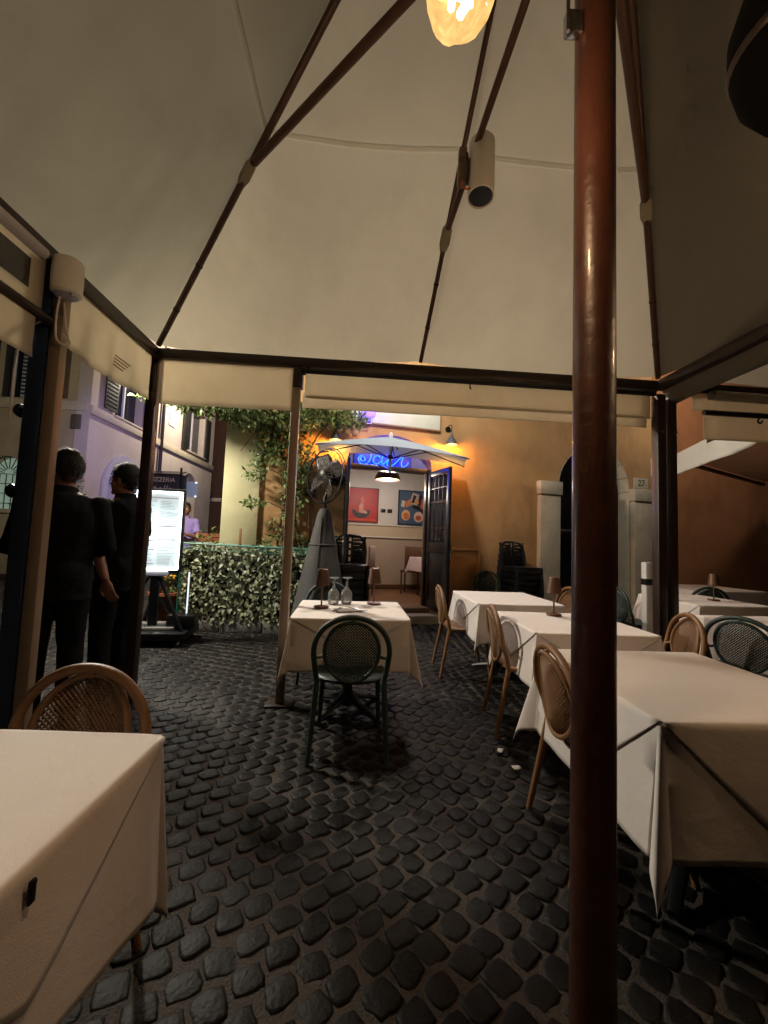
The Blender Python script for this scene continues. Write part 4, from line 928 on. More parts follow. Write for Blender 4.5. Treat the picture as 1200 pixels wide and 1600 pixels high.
t = thing('tablecloth_clip', 'small dark metal clip on the cloth of the lower left table', 'clip', (-.527, .66, .71)); MB().box((0, 0, 0), (.006, .012, .036), bev=.002).build('spring', M_blackmetal, t); MB().tube([(.003, -.004, .014), (.006, 0, .016), (.003, .004, .014)], .0015, 5).build('jaw', M_blackmetal, t)
for x, y, rz, lab in ((.80, 2.32, .3, 'crumpled white paper scrap on the cobbles by the tan chair'), (.76, 2.5, 1.1, 'tiny white paper scrap on the cobbles under the second table')):
    o = MB().grid([[(-.025+.0125*j, -.015+.01*i, .03+.012*noise.noise(Vector((i*.9, j*.9, x*9)))) for j in range(5)] for i in range(4)]).build('paper_scrap', M_white, None, (x, y, 0), (0, 0, rz), solid=.001); tag(o, lab, 'litter', 'paper scraps on the ground')

# ------------------------------------------------------------------ fan on its grey cone
fn = thing('pedestal_fan', 'big round bronze fan standing on a tall grey cone', 'fan', (-.76, 5.05, 0))
MB().lathe([(.42, 0), (.42, .03), (.4, .05), (.25, .8), (.09, 1.55), (.06, 1.63), (.045, 1.64), (0, 1.64)], 36).build('cone_base', M_cone, fn)
for z_, r_ in ((.42, .325), (1.18, .176)): MB().lathe([(r_, z_-.012), (r_+.006, z_), (r_-.002, z_+.012)], 36).build('cover_hem', M_cone, fn)
MB().tube([(-.03, -.41, .03), (-.025, -.26, .78), (-.01, -.1, 1.52)], .006, 6).build('cover_seam', M_cone, fn)
MB().tube([(0, 0, 1.62), (0, 0, 1.78), (.05, .04, 1.9)], .024, 10).build('neck', M_fanmetal, fn)
nf = Vector((-.66, -.74, .05)).normalized(); Q = nf.to_track_quat('Z', 'Y').to_matrix().to_4x4(); FC = Vector((0, 0, 2.06))
cg = bpy.data.objects.new('cage', None); C.objects.link(cg); cg.parent = fn; cg.location = FC; cg.rotation_euler = Q.to_euler()
for r, z in ((.365, 0), (.345, .03), (.08, .09), (.2, .07), (.09, -.12), (.22, -.09)):
    MB().tube([(r*cos(2*pi*i/40), r*sin(2*pi*i/40), z) for i in range(40)], .007 if r > .3 else .004, 6, closed=True).build('ring', M_fanmetal, cg)
for i in range(28):
    a = 2*pi*i/28; c_, s_ = cos(a), sin(a)
    MB().tube([(.08*c_, .08*s_, .09), (.2*c_, .2*s_, .078), (.31*c_, .31*s_, .05), (.345*c_, .345*s_, .015)], .0028, 5).build('wire', M_fanmetal, cg)
    if i % 2 == 0: MB().tube([(.09*c_, .09*s_, -.12), (.24*c_, .24*s_, -.085), (.345*c_, .345*s_, 0)], .003, 5).build('wire', M_fanmetal, cg)
MB().lathe([(0, .095), (.07, .093), (.08, .085), (0, .08)], 20).build('badge', M_fanmetal, cg)
rotor = bpy.data.objects.new('rotor', None); C.objects.link(rotor); rotor.parent = fn; rotor.location = FC; rotor.rotation_euler = Q.to_euler()
for k in range(4):
    a = pi/2*k+.35; P = []
    for i in range(9):
        r = .05+.25*i/8; wd = .05+.12*sin(pi*min(1, i/8*.62+.15)); row = []
        for j in range(7):
            u = j/6-.5; ang = a+u*wd/r*1.35; row.append((r*cos(ang), r*sin(ang), u*wd*.55))
        P.append(row)
    MB().grid(P).build('blade', mat('fan_blade', '#3a3028', .45, .15, 8), rotor, solid=.004)
MB().lathe([(0, .06), (.04, .055), (.055, .03), (.055, -.03), (0, -.03)], 18).build('hub', M_fanmetal, rotor)
MB().lathe([(0, -.05), (.07, -.05), (.095, -.08), (.1, -.22), (.07, -.29), (0, -.3)], 22, FC, Q).build('motor', M_fanmetal, fn)
MB().box(FC+Q.to_3x3() @ Vector((.0, .0, -.12))+Vector((.06, -.1, .0)), (.05, .02, .075), bev=.006).build('control_plate', M_greytrim, fn)

# ------------------------------------------------------------------ small parasol awning over the doorway
pr = thing('door_parasol', 'small pale square parasol fixed over the open doorway', 'parasol', wl(-.79, .75, 0), WA)
CR = Vector((0, 0, 2.735))
cs = [Vector((-1.12, -.70, 2.375)), Vector((.93, -.60, 2.40)), Vector((1.42, .55, 2.53)), Vector((-.95, .66, 2.56))]
M_par = weave(mat('parasol_cloth', '#98a5b2', .9, .05, 2, translucent=.25), 700, .15)
for k in range(4):
    a, b_ = cs[k], cs[(k+1) % 4]; P = []
    for i in range(13):
        t = i/12; row = []
        for j in range(17):
            s = j/16; e = a.lerp(b_, s)+Vector((0, 0, .055*sin(pi*s))); p = CR.lerp(e, t); p.z += .012*sin(pi*t)*(1-.6*sin(pi*s))
            if k == 1 and t > .8: p.z -= .03*(t-.8)*5*(1-s)
            row.append(p)
        P.append(row)
    MB().grid(P).build('canopy_panel', M_par, pr, ang=80)
for a in cs+[cs[0].lerp(cs[1], .5)+Vector((0, 0, .04)), cs[2].lerp(cs[3], .5)+Vector((0, 0, .04))]:
    MB().tube([CR+Vector((0, 0, -.02)), a+Vector((0, 0, -.012))], .009, 6).build('rib', M_frame, pr)
    MB().tube([Vector((0, 0, 2.42)), CR.lerp(a, .45)+Vector((0, 0, -.02))], .008, 6).build('strut', M_frame, pr)
MB().lathe([(.02, 2.22), (.02, 2.72), (.03, 2.76), (.012, 2.8), (0, 2.81)], 14).build('pole', M_greytrim, pr)
MB().lathe([(.035, 2.41), (.04, 2.44), (.035, 2.47)], 14).build('hub', M_frame, pr)
MB().bar((0, 0, 2.25), (0, .64, 2.44), .03, .03).build('wall_bracket', M_frame, pr)
# ------------------------------------------------------------------ planting
def add_leaf(mb, p, d, nrm, ln, wd, fold=.25, bend=.2):
    d = Vector(d).normalized(); sx = d.cross(Vector(nrm));
    if sx.length < 1e-4: sx = d.orthogonal()
    sx.normalize(); n = sx.cross(d); p = Vector(p)
    b0 = p; m1 = p+d*ln*.45+n*ln*.06; tip = p+d*ln-n*ln*bend
    l = p+d*ln*.42+sx*wd*.5+n*wd*fold; r = p+d*ln*.42-sx*wd*.5+n*wd*fold
    mb.add([b0, l, m1, r, tip], [(0, 2, 1), (0, 3, 2), (1, 2, 4), (2, 3, 4)])
rl = random.Random(11)
def rv(s=1): return Vector((rl.uniform(-s, s), rl.uniform(-s, s), rl.uniform(-s, s)))
hg = thing('leaf_hedge', 'low screen of artificial hedge leaves with green netting beside the menu board', 'hedge', (-1.78, 5.4, 0), radians(1.5))
lf = MB()
for i in range(3000):
    q = rl.random()
    if q < .74: p = Vector((rl.uniform(-.8, .82), -.16+rl.uniform(-.03, .05), rl.uniform(.12, 1.08))); n = Vector((0, -1, .2))
    elif q < .88: p = Vector((rl.uniform(-.8, .82), rl.uniform(-.15, .15), 1.06+rl.uniform(-.04, .04))); n = Vector((0, -.3, 1))
    else: p = Vector((-.8+rl.uniform(-.03, .04), rl.uniform(-.16, .16), rl.uniform(.1, 1.08))); n = Vector((-1, -.3, 0))
    p.z += .02*sin(p.x*9); ln = rl.uniform(.04, .095)
    add_leaf(lf, p, Vector((rl.uniform(-1, 1), -.15, rl.uniform(-1.2, .5)))+n*.35, n+rv(.6), ln, ln*rl.uniform(.45, .62))
o = lf.build('leaves', M_hleaf, hg, ang=180); o['kind'] = 'stuff'
MB().box((0, .02, .58), (1.6, .2, .92), bev=.03).build('backing', mat('hedge_core', '#1c2417', .95, .4, 12, .8, 30), hg)
for x0, x1 in ((-.84, -.3), (-.29, .25), (.26, .84)): MB().box(((x0+x1)/2, .0, .07), (x1-x0, .38, .16), bev=.02).build('kerb_block', M_concrete, hg)
nt_ = MB(); nt_.tube([(-.84, -.19, .1), (-.84, -.19, 1.13), (.84, -.19, 1.1)], .012, 6); nt_.tube([(-.84, .2, .1), (-.84, .2, 1.13), (.84, .2, 1.1)], .012, 6); nt_.tube([(-.84, -.19, 1.13), (-.84, .2, 1.13)], .012, 6); nt_.tube([(.84, -.19, .1), (.84, -.19, 1.1)], .012, 6); nt_.build('net_rail', M_net, hg)
nw = MB()
for k in range(20): nw.tube([(-.845, -.19, .14+.05*k), (-.845, .2, .14+.05*k)], .0035, 4)
for k in range(8): nw.tube([(-.845, -.19+.055*k, .1), (-.845, -.19+.055*k, 1.12)], .0035, 4)
for k in range(33): nw.tube([(-.82+.05*k, -.195, 1.03), (-.82+.05*k, -.195, 1.115)], .003, 4)
for k in range(2): nw.tube([(-.84, -.196, 1.05+.035*k), (.84, -.196, 1.03+.035*k)], .003, 4)
nw.build('netting', M_net, hg)
MB().box((-.22, .19, 1.1), (.035, .02, .5), bev=.004).build('stake', M_tan, hg)

vn = thing('climbing_vine', 'tall leafy climbing vine spreading over the ochre wall corner', 'vine', W0, WA)
def vs_(pts, r): return MB().tube(curve_pts(pts, 6), [r*(1-.5*i/(6*(len(pts)-1))) for i in range(6*(len(pts)-1)+1)], 7)
stems = [([(-2.1, -.08, 0), (-2.16, -.1, .8), (-2.05, -.1, 1.6), (-2.15, -.12, 2.4), (-2.3, -.2, 2.9), (-2.7, -.3, 3.1)], .028), ([(-1.98, -.08, 0), (-1.92, -.1, .9), (-2.05, -.09, 1.7), (-1.9, -.12, 2.5), (-1.6, -.2, 3.0), (-1.2, -.25, 3.1)], .024),
         ([(-2.2, -.08, 0), (-2.28, -.1, 1.0), (-2.2, -.12, 2.0), (-2.4, -.2, 2.7), (-3.0, -.4, 3.0), (-3.7, -.5, 3.05)], .02), ([(-2.05, -.1, 1.9), (-2.35, -.16, 2.2), (-2.7, -.2, 2.15)], .01), ([(-2.1, -.1, 1.6), (-2.45, -.16, 1.75), (-2.75, -.2, 1.7)], .009), ([(-2.3, -.2, 2.9), (-2.6, -.2, 2.8), (-2.85, -.2, 2.45)], .01), ([(-2.0, -.1, .7), (-1.75, -.14, 1.0), (-1.6, -.14, 1.35)], .008), ([(-2.15, -.1, 1.1), (-2.4, -.15, 1.0), (-2.55, -.15, 1.15)], .007)]
for pts, r in stems: vs_(pts, r).build('stem', M_bark, vn)
fo = MB()
def puff(c, rad, n, ln=.088, hang_=.3):
    for _ in range(int(n*1.7)):
        d = rv().normalized()*rl.random()**.45; p = Vector(c)+Vector((d.x*rad[0], d.y*rad[1], d.z*rad[2]))
        if p.y > -.03: p.y = -.03-rl.random()*.1
        l = ln*rl.uniform(.7, 1.25); add_leaf(fo, p, rv()+Vector((0, -.3, -hang_)), rv()+Vector((0, -.8, .5)), l, l*rl.uniform(.32, .45))
for c, rad, n in (((-2.5, -.35, 3.0), (.75, .28, .3), 1000), ((-3.2, -.45, 3.02), (.6, .3, .2), 620), ((-3.8, -.5, 3.02), (.4, .25, .12), 190), ((-1.6, -.28, 3.08), (.62, .22, .2), 640), ((-2.25, -.22, 2.7), (.42, .2, .35), 560), ((-2.05, -.2, 2.35), (.3, .16, .4), 380), ((-2.5, -.22, 2.5), (.25, .14, .3), 130), ((-2.62, -.2, 2.12), (.2, .1, .09), 60), ((-2.6, -.2, 1.73), (.2, .1, .08), 55), ((-2.08, -.16, 1.8), (.22, .12, .4), 170), ((-2.3, -.18, 1.35), (.14, .1, .3), 50), ((-2.0, -.16, 1.1), (.3, .12, .3), 130), ((-1.75, -.16, .9), (.22, .12, .35), 110), ((-2.6, -.2, 2.3), (.16, .1, .08), 40), ((-2.45, -.2, 1.1), (.15, .1, .12), 40)):
    puff(c, rad, int(n*.8) if c[2] > 2.8 else int(n*.58))
o = fo.build('foliage', M_leaf, vn, ang=180); o['kind'] = 'stuff'

def shrub(loc, r, h, n, m, name, label, pot=True, leafl=.08):
    t = thing(name, label, 'plant', loc); mb = MB()
    z0 = .35 if pot else .02
    for k in range(6):
        a = k*1.05; MB().tube(curve_pts([(0, 0, z0-.05), (r[0]*.25*cos(a), r[0]*.25*sin(a), z0+h*.4), (r[0]*.6*cos(a), r[1]*.6*sin(a), z0+h*.8)], 4), .013, 6).build('stem', M_bark, t)
    for _ in range(n):
        d = rv().normalized()*rl.random()**.4; q = 1+.35*noise.noise(d*2.2+Vector(loc)); p = Vector((d.x*r[0]*q, d.y*r[1]*q, z0+h*.55+d.z*h*.5*q)); l = leafl*rl.uniform(.6, 1.3)
        add_leaf(mb, p, d+rv(.8), d+rv(.5)+Vector((0, 0, .5)), l, l*.42)
    f = mb.build('foliage', m, t, ang=180); f['kind'] = 'stuff'
    if pot: MB().lathe([(.16, 0), (.19, .04), (.24, .36), (.26, .38), (.26, .42), (.22, .42), (.21, .34), (0, .33)], 24).build('pot', M_terra, t)
    return t
shrub((-5.35, 6.4, 0), (.42, .42), 2.1, 900, M_dleaf, 'tall_shrub', 'tall dark glossy shrub standing behind the capped man')
shrub((-2.75, 6.35, 0), (.3, .28), .95, 420, M_leaf, 'potted_shrub', 'leafy green shrub in a pot behind the hedge corner')
shrub((-3.05, 5.75, 0), (.13, .13), .32, 90, M_leaf, 'flower_pot', 'small flowering pot on the ground behind the menu board', leafl=.07)
fw = MB()
for k in range(9): fw.ell((rl.uniform(-.1, .1), rl.uniform(-.12, 0), .62+rl.uniform(-.05, .06)), (.022, .022, .016), 6, 4)
fw.build('blossom', mat('yellow_petal', '#d8a020', .6, .1), bpy.data.objects['flower_pot'])
tb = thing('terracotta_tub', 'rust red tub with dark rim at the pale strip of wall', 'planter', (-3.05, 7.6, 0)); MB().lathe([(.3, 0), (.42, .9), (.46, 1.2), (.46, 1.26), (.4, 1.26), (.38, 1.1), (0, 1.1)], 26).build('tub', M_terra, tb); MB().lathe([(.455, 1.18), (.475, 1.2), (.475, 1.24), (.455, 1.26)], 26).build('rim', M_terra, tb)

# ------------------------------------------------------------------ illuminated menu board on its stand
mnb = thing('menu_board', 'brightly lit white menu board on a dark stand with diagonal braces', 'menu board', (-2.6, 4.6, 0), radians(9))
MB().box((0, .03, 1.285), (.53, .07, .97), bev=.01).build('frame', M_blackmetal, mnb)
pg = MB().grid([[(-.235+.47*j/24, -.016+.006*noise.noise(Vector((j*.16, i*.22, 1)))+.005*noise.noise(Vector((j*.4, i*.12, 6))), .845+.875*i/36) for j in range(25)] for i in range(37)])
mp = mat('menu_paper', '#d6dcd8', .35, .03, 4, .2, 8, emit=.38, ecol='#dbe9e6'); page = pg.build('menu_page', mp, mnb, ang=180)
ink = mat('menu_ink', '#4a5050', .7); ink2 = mat('menu_rule', '#7a3a48', .7); rk = random.Random(5)
for z, x0, x1 in ((1.655, -.2, .2), (1.33, -.0, .2), (1.175, -.0, .2), (1.16, -.22, 0), (1.06, -.22, -.02), (.9, -.22, -.02)):
    MB().box(((x0+x1)/2, -.027, z), (x1-x0, .002, .006)).build('rule_line', ink2, mnb)
tx = MB()
for col_ in (-1, 1):
    for k in range(44):
        z = 1.63-.017*k
        if rk.random() < .12: continue
        x = -.215 if col_ < 0 else .015; e = x+rk.uniform(.1, .19)
        while x < e:
            l = rk.uniform(.008, .03); tx.box((x+l/2, -.0275, z), (l, .0015, .0045)); x += l+.005
tx.build('small_print', mat('pale_ink', '#8e9a98', .7), mnb)['kind'] = 'stuff'
text('MENU', .05, (0, -.03, 1.69), (pi/2, 0, 0), mat('pale_ink', '#8e9a98'), mnb, 'heading') if False else None
led = emis('menu_led', '#f4fbff', 9)
for x in (-.24, .24): MB().box((x, -.02, 1.285), (.014, .014, .9)).build('light_strip', led, mnb)
for z in (.838, 1.728): MB().box((0, -.02, z), (.466, .014, .014)).build('light_strip', led, mnb)
MB().box((-.03, -.03, .79), (.36, .04, .06), bev=.015).build('control_bar', M_greytrim, mnb)
MB().box((0, .03, .47), (.09, .06, .7), bev=.006).build('post', M_blackmetal, mnb)
for a, b_ in (((.04, .0, .78), (.36, -.12, .17)), ((-.04, .0, .78), (-.36, -.12, .17)), ((.03, .05, .5), (.2, .3, .17)), ((-.03, .05, .5), (-.2, .3, .17))): MB().bar(a, b_, .035, .03).build('brace', M_blackmetal, mnb)
MB().box((0, .05, .12), (.86, .56, .08), bev=.01).build('base_platform', M_blackmetal, mnb)
MB().box((.02, .08, .17), (.5, .36, .05), bev=.01).build('ballast_slab', M_concrete, mnb)
MB().box((.32, .05, .25), (.3, .2, .14), bev=.01).build('ballast_box', M_black, mnb)
for x, y in ((-.36, -.18), (.36, -.18), (-.36, .28), (.36, .28)):
    MB().lathe([(0, -.016), (.036, -.016), (.04, -.008), (.04, .008), (.036, .016), (0, .016)], 16, (x, y, .042), Matrix.Rotation(pi/2, 4, 'Y')).build('caster', M_steel, mnb)
MB().tube([(.34, .1, .8), (.34, .1, .3)], .008, 6).build('light_tube', emis('thin_tube', '#e8f4ff', 1.2), mnb)
point('menu_light', (0, -.25, 1.25), P_MENU, '#e6f3ff', .3, mnb)
m2_ = thing('second_menu_board', 'smaller lit menu board half hidden behind the young man', 'menu board', (-3.35, 5.3, 0), radians(5))
MB().box((0, .03, 1.45), (.42, .05, .7), bev=.01).build('frame', M_blackmetal, m2_); MB().box((0, -.004, 1.45), (.36, .012, .62)).build('menu_page', emis('page_glow', '#dff5ee', 1.6), m2_)
MB().box((0, .03, .57), (.06, .05, 1.1)).build('post', M_blackmetal, m2_); MB().box((0, .03, .03), (.45, .4, .04), bev=.01).build('foot', M_blackmetal, m2_)

# ------------------------------------------------------------------ inside the restaurant
def poster(s, z, w_, h_, nm, lab, bgc, framec):
    t = thing(nm, lab, 'poster', wl(s, -2.285, z), WA); MB().box((0, 0, 0), (w_, .02, h_)).build('sheet', mat(nm+'_ground', bgc, .5, .15, 3, stain=('#7c1a1c' if 'red' in nm else '#2f3f5c', 3, .4)), t)
    for x in (-w_/2, w_/2): MB().box((x, -.006, 0), (.022, .03, h_+.022)).build('frame_bar', mat(nm+'_frame', framec, .4), t)
    for q in (-h_/2, h_/2): MB().box((0, -.006, q), (w_-.022, .03, .022)).build('frame_bar', MT[nm+'_frame'], t)
    return t
def blob(t, pts, col, y=-.012, th=.002):
    n = len(pts); MB().add([(x, y, z) for x, z in pts]+[(x, y-th, z) for x, z in pts], [tuple(range(n)), tuple(range(2*n-1, n-1, -1))]+[(i, (i+1) % n, n+(i+1) % n, n+i) for i in range(n)]).build('printed_shape', mat('print_'+col.strip('#'), col, .5, .15, 6), t, fixn=True)
def circ(cx, cz, rx, rz, n=18, a0=0, a1=2*pi): return [(cx+rx*cos(a0+(a1-a0)*i/n), cz+rz*sin(a0+(a1-a0)*i/n)) for i in range(n)]
p1 = poster(-.555, 2.0, .74, .73, 'red_poster', 'red poster with a dark bowl shape on the restaurant wall', '#a82a26', '#5c1a1a')
blob(p1, [(.2*cos(pi+pi*i/14)-.0, -.12+.17*sin(pi+pi*i/14)) for i in range(15)]+[(.13*cos(2*pi-pi*i/14), -.1+.08*sin(2*pi-pi*i/14)) for i in range(15)], '#1d1722')
for sh, c_ in (([(-.04, -.16), (.03, -.18), (.05, -.02), (.0, .06), (-.05, -.02)], '#c7826a'), ([(.0, .05), (.05, .0), (.07, .1), (.02, .2), (-.03, .12)], '#c04a3a'), ([(.02, -.17), (.12, -.19), (.14, -.15), (.04, -.1)], '#b79a8c'), ([(-.08, .0), (-.02, .05), (-.06, .12)], '#8c2c2c')): blob(p1, sh, c_, -.0145)
blob(p1, [(-.34, -.34), (.34, -.34), (.34, -.3), (-.34, -.3)], '#c8402c')
p2 = poster(.66, 2.0, .74, .75, 'kitchen_poster', 'blue abstract poster of bottles and pans beside the sockets', '#4a5f78', '#1b2433')
for sh, c_ in ((circ(-.2, -.17, .1, .12), '#d8b48c'), (circ(-.19, -.19, .07, .08), '#c8743c'), (circ(.1, -.2, .11, .12), '#d9c3b4'), (circ(.1, -.22, .07, .06), '#b8583c'), (circ(.24, .09, .12, .13), '#c86a4c'), ([(-.12, .1), (.05, .05), (.1, .3), (-.05, .34)], '#c9b9a8'), ([(-.08, .12), (-.02, .1), (.04, .26), (-.02, .3)], '#1c2028'), ([(.1, .06), (.14, .05), (.17, .28), (.12, .3)], '#1c2028'), ([(-.05, .0), (.12, -.06), (.14, .02), (-.02, .08)], '#1c2028'), ([(.12, -.06), (.32, -.2), (.34, -.1), (.16, .02)], '#20283a'), ([(-.32, .02), (-.24, .0), (-.22, .14), (-.3, .16)], '#d0c0a8'), ([(-.2, .0), (-.06, .06), (-.1, .2), (-.22, .12)], '#c8845c'), ([(.0, .08), (.1, .1), (.08, .2), (.0, .2)], '#d8935c')): blob(p2, sh, c_, -.012-.0006*rl.random()*4)
pl_ = thing('dome_pendant', 'dark dome pendant lamp glowing inside the doorway', 'pendant lamp', wl(-.34, -1.0, 2.42), WA); pl_.scale = (1.12, 1.12, 1.15)
MB().lathe([(.025, .19), (.03, .175), (.1, .15), (.17, .09), (.205, .02), (.215, -.03), (.21, -.03), (.2, .015), (.16, .08), (.09, .14), (0, .155)], 32).build('lamp_shade', mat('dome_brown', '#5a4340', .45, .1, 8, metal=.3), pl_)
MB().lathe([(0, -.012), (.19, -.01), (.19, -.006), (0, -.004)], 28).build('diffuser', emis('warm_disc', '#ffd98a', 2.6), pl_)
MB().tube([(0, 0, .19), (0, 0, .48)], .006, 6).build('cord', M_black, pl_)
point('pendant_light', (0, 0, -.08), P_PENDANT, '#fff0e6', .12, pl_)
it = thing('indoor_table', 'small table under a pink-white cloth inside the doorway', 'table', wl(.62, -1.15, .2), WA)
MB().lathe([(.2, 0), (.2, .02), (.035, .04), (.035, .72), (.28, .73), (.28, .745)], 20).build('pedestal', M_wood, it)
ic = make_cloth(.28, .28, .27, .27, .75, 40, .1).build('indoor_tablecloth', mat('pink_linen', '#d9c4c4', .9, .04, 4), None, ang=80, solid=.002); ic.location = wl(.62, -1.15, .2); ic.rotation_euler = (0, 0, WA+.2); tag(ic, 'pinkish cloth with hanging points on the indoor table', 'tablecloth')
def side_chair(loc, rz, lab, m):
    t = thing('dining_chair', lab, 'chair', loc, rz)
    MB().box((0, 0, .45), (.4, .4, .04), bev=.012).build('seat', m, t); MB().box((0, -.19, .74), (.38, .035, .42), bev=.015).build('backrest', m, t)
    for x in (-.17, .17):
        MB().tube([(x, -.17, 0), (x, -.185, .55)], .017, 8).build('leg', M_wood, t); MB().tube([(x, .17, 0), (x, .17, .44)], .017, 8).build('leg', M_wood, t)
side_chair(wl(.42, -1.65, .2), WA+radians(150), 'dark wooden chair tucked behind the indoor table', M_wood)
side_chair(wl(.88, -.72, .2), WA+radians(-10), 'violet upholstered chair inside by the door leaf', mat('violet_fabric', '#6d5a72', .9, .1, 8))
side_chair(wl(-.72, -1.2, .2), WA+radians(60), 'pale chair inside behind the black stacked chairs', mat('pale_fabric', '#b8a49a', .9, .08, 8))

# ------------------------------------------------------------------ people
def xf(mb, M): mb.v = [tuple(M @ Vector(p)) for p in mb.v]; return mb
def soften(o, vox, it=4):
    md = o.modifiers.new('skin', 'REMESH'); md.mode = 'VOXEL'; md.voxel_size = vox; md.use_smooth_shade = True
    ms = o.modifiers.new('relax', 'SMOOTH'); ms.factor = .5; ms.iterations = it; return o
CT = bpy.data.textures.new('cloth_folds', 'CLOUDS'); CT.noise_scale = .11; CT.noise_depth = 2
def crease(o, st=.02):
    md = o.modifiers.new('folds', 'DISPLACE'); md.texture = CT; md.strength = st; md.mid_level = .5; md.texture_coords = 'LOCAL'; return o
def oval(z, hx, hy, cy0, n=20, cx=0): return [(cx+hx*cos(2*pi*j/n), cy0+hy*sin(2*pi*j/n), z) for j in range(n)]
def hand(mb, wpt, d, nrm, side):
    d = Vector(d).normalized(); nrm = Vector(nrm); nrm = (nrm-d*nrm.dot(d)).normalized(); s = d.cross(nrm)*side; w0 = Vector(wpt)
    M = Matrix((s, nrm, d)).transposed().to_4x4(); mb.ell(w0+d*.052, (.04, .017, .056), 12, 8, M)
    for k, (o_, ln) in enumerate(((-.03, .068), (-.01, .082), (.01, .086), (.03, .076))):
        b0 = w0+d*.088+s*o_; a = b0+d*ln*.45+nrm*ln*.1; c_ = a+d*ln*.3+nrm*ln*.28; e = c_+d*ln*.12+nrm*ln*.26
        mb.tube([b0-d*.02, b0, a, c_, e], [.0095, .0098, .009, .0085, .0065], 8)
    b0 = w0+d*.03+s*.03; mb.tube([b0, b0+s*.025+d*.025+nrm*.008, b0+s*.03+d*.055+nrm*.02, b0+s*.025+d*.075+nrm*.03], [.013, .012, .0105, .008], 8)
def person(loc, rz, h, label, arms, headturn=0, headtilt=0, hairm=M_hair2, topm=M_blackcloth, botm=M_blackcloth, hairscale=1.0, beard=False, sleeve=.62, vox=.008, legs=((.1, .0), (.1, .03)), wide=1.0, cap=False):
    t = thing('person', label, 'person', loc, rz); t.scale = (h/1.775,)*3
    b = MB(); W = wide
    prof = ((.84, .15, .105, 0), (.95, .163, .115, 0), (1.05, .15, .1, .005), (1.15, .155, .105, .005), (1.28, .175, .115, 0), (1.38, .188, .11, -.005), (1.445, .165, .088, -.01), (1.49, .1, .07, -.012), (1.52, .06, .06, -.01))
    b.loft([oval(z, a*W, c*W, y) for z, a, c, y in prof]); b.tube([(0, -.02, 1.46), (0, -.008, 1.52), (0, .005, 1.6)], [.066, .057, .056], 14)
    hd_ = MB(); hd_.ell((0, -.012, 1.668), (.077, .098, .105), 20, 14); hd_.ell((0, .03, 1.615), (.06, .068, .09), 18, 12); hd_.ell((0, .062, 1.56), (.034, .036, .03)); hd_.ell((0, .1, 1.622), (.012, .022, .016)); hd_.tube([(0, .085, 1.665), (0, .1, 1.635), (0, .112, 1.618)], [.008, .011, .012], 8)
    hd_.ell((0, .092, 1.583), (.023, .012, .007)); hd_.ell((0, .09, 1.57), (.02, .012, .008)); hd_.ell((0, .078, 1.672), (.052, .018, .012)); hd_.ell((0, .02, 1.6), (.066, .03, .05))
    for s in (-1, 1): hd_.ell((s*.08, -.005, 1.632), (.011, .024, .034), 10, 8, Matrix.Rotation(s*.35, 4, 'Z')); hd_.ell((s*.045, .06, 1.615), (.022, .022, .018))
    HM = Matrix.Translation((0, -.005, 1.54)) @ Matrix.Rotation(headturn, 4, 'Z') @ Matrix.Rotation(headtilt, 4, 'X') @ Matrix.Translation((0, .005, -1.54))
    xf(hd_, HM); b.v, off = b.v+hd_.v, len(b.v); b.f += [tuple(i+off for i in f) for f in hd_.f]
    for s, (el, wr, pn) in zip((-1, 1), arms):
        sh = Vector((s*.185*W, -.012, 1.425)); el = Vector(el); wr = Vector(wr)
        b.tube([sh, sh.lerp(el, .35), el, el.lerp(wr, .3), wr], [.056, .048, .039, .04, .026], 12); b.ell(sh, (.056, .056, .056)); hand(b, wr, wr-el, pn, s)
    lgs = []
    for s, (dx, dy) in zip((-1, 1), legs):
        hp, kn, an = Vector((s*.088, 0, .9)), Vector((s*(dx-.005), dy*.5+.015, .49)), Vector((s*dx, dy, .085)); lgs.append((hp, kn, an))
        b.tube([hp, hp.lerp(kn, .4), kn, kn.lerp(an, .35), an], [.088, .075, .052, .05, .035], 14); b.ell(an+Vector((0, .07, -.045)), (.042, .12, .035))
    soften(b.build('body', M_skin, t), vox, 3)
    sh_ = MB(); sh_.loft([oval(z, a*W+.02+.004*sin(z*40), c*W+.018, y) for z, a, c, y in (((.80, .158, .112, 0),)+prof[:-1])]); 
    sh_.tube([(0, -.018, 1.46), (0, -.014, 1.5), (0, -.012, 1.545)], [.1, .078, .07], 18)
    for s, (el, wr, pn) in zip((-1, 1), arms):
        s0 = Vector((s*.175*W, -.012, 1.425)); el = Vector(el); e = s0.lerp(el, min(1, sleeve)); sh_.ell(s0, (.068, .068, .066)); pts = [s0, s0.lerp(e, .5), e]; rs = [.066, .06, .056]
        if sleeve > 1: q = el.lerp(Vector(wr), sleeve-1); pts.append(q); rs = [.066, .058, .05, .04]
        sh_.tube(pts, rs, 14)
    crease(soften(sh_.build('shirt', topm, t), .01, 2))
    tr_ = MB(); tr_.loft([oval(z, a*W+.01, c*W+.012, y) for z, a, c, y in ((.80, .155, .11, 0), (.9, .165, .118, 0), (1.0, .16, .112, 0))])
    for hp, kn, an in lgs: tr_.tube([hp+Vector((0, 0, -.02)), hp.lerp(kn, .45), kn, kn.lerp(an, .5), an+Vector((0, 0, -.01))], [.098, .09, .073, .07, .068], 16)
    crease(soften(tr_.build('trousers', botm, t), .01, 2), .016)
    for hp, kn, an in lgs: MB().loft([oval(.004, .048, .125, an.y+.065, 18, an.x), oval(.03, .05, .128, an.y+.065, 18, an.x), oval(.06, .046, .11, an.y+.045, 18, an.x), oval(.095, .04, .06, an.y+.0, 18, an.x)]).build('shoe', M_shoe, t)
    hr = MB(); n, k = 44, 30; vs2 = []; fs2 = []; hs = hairscale; HC = Vector((0, -.012, 1.668))
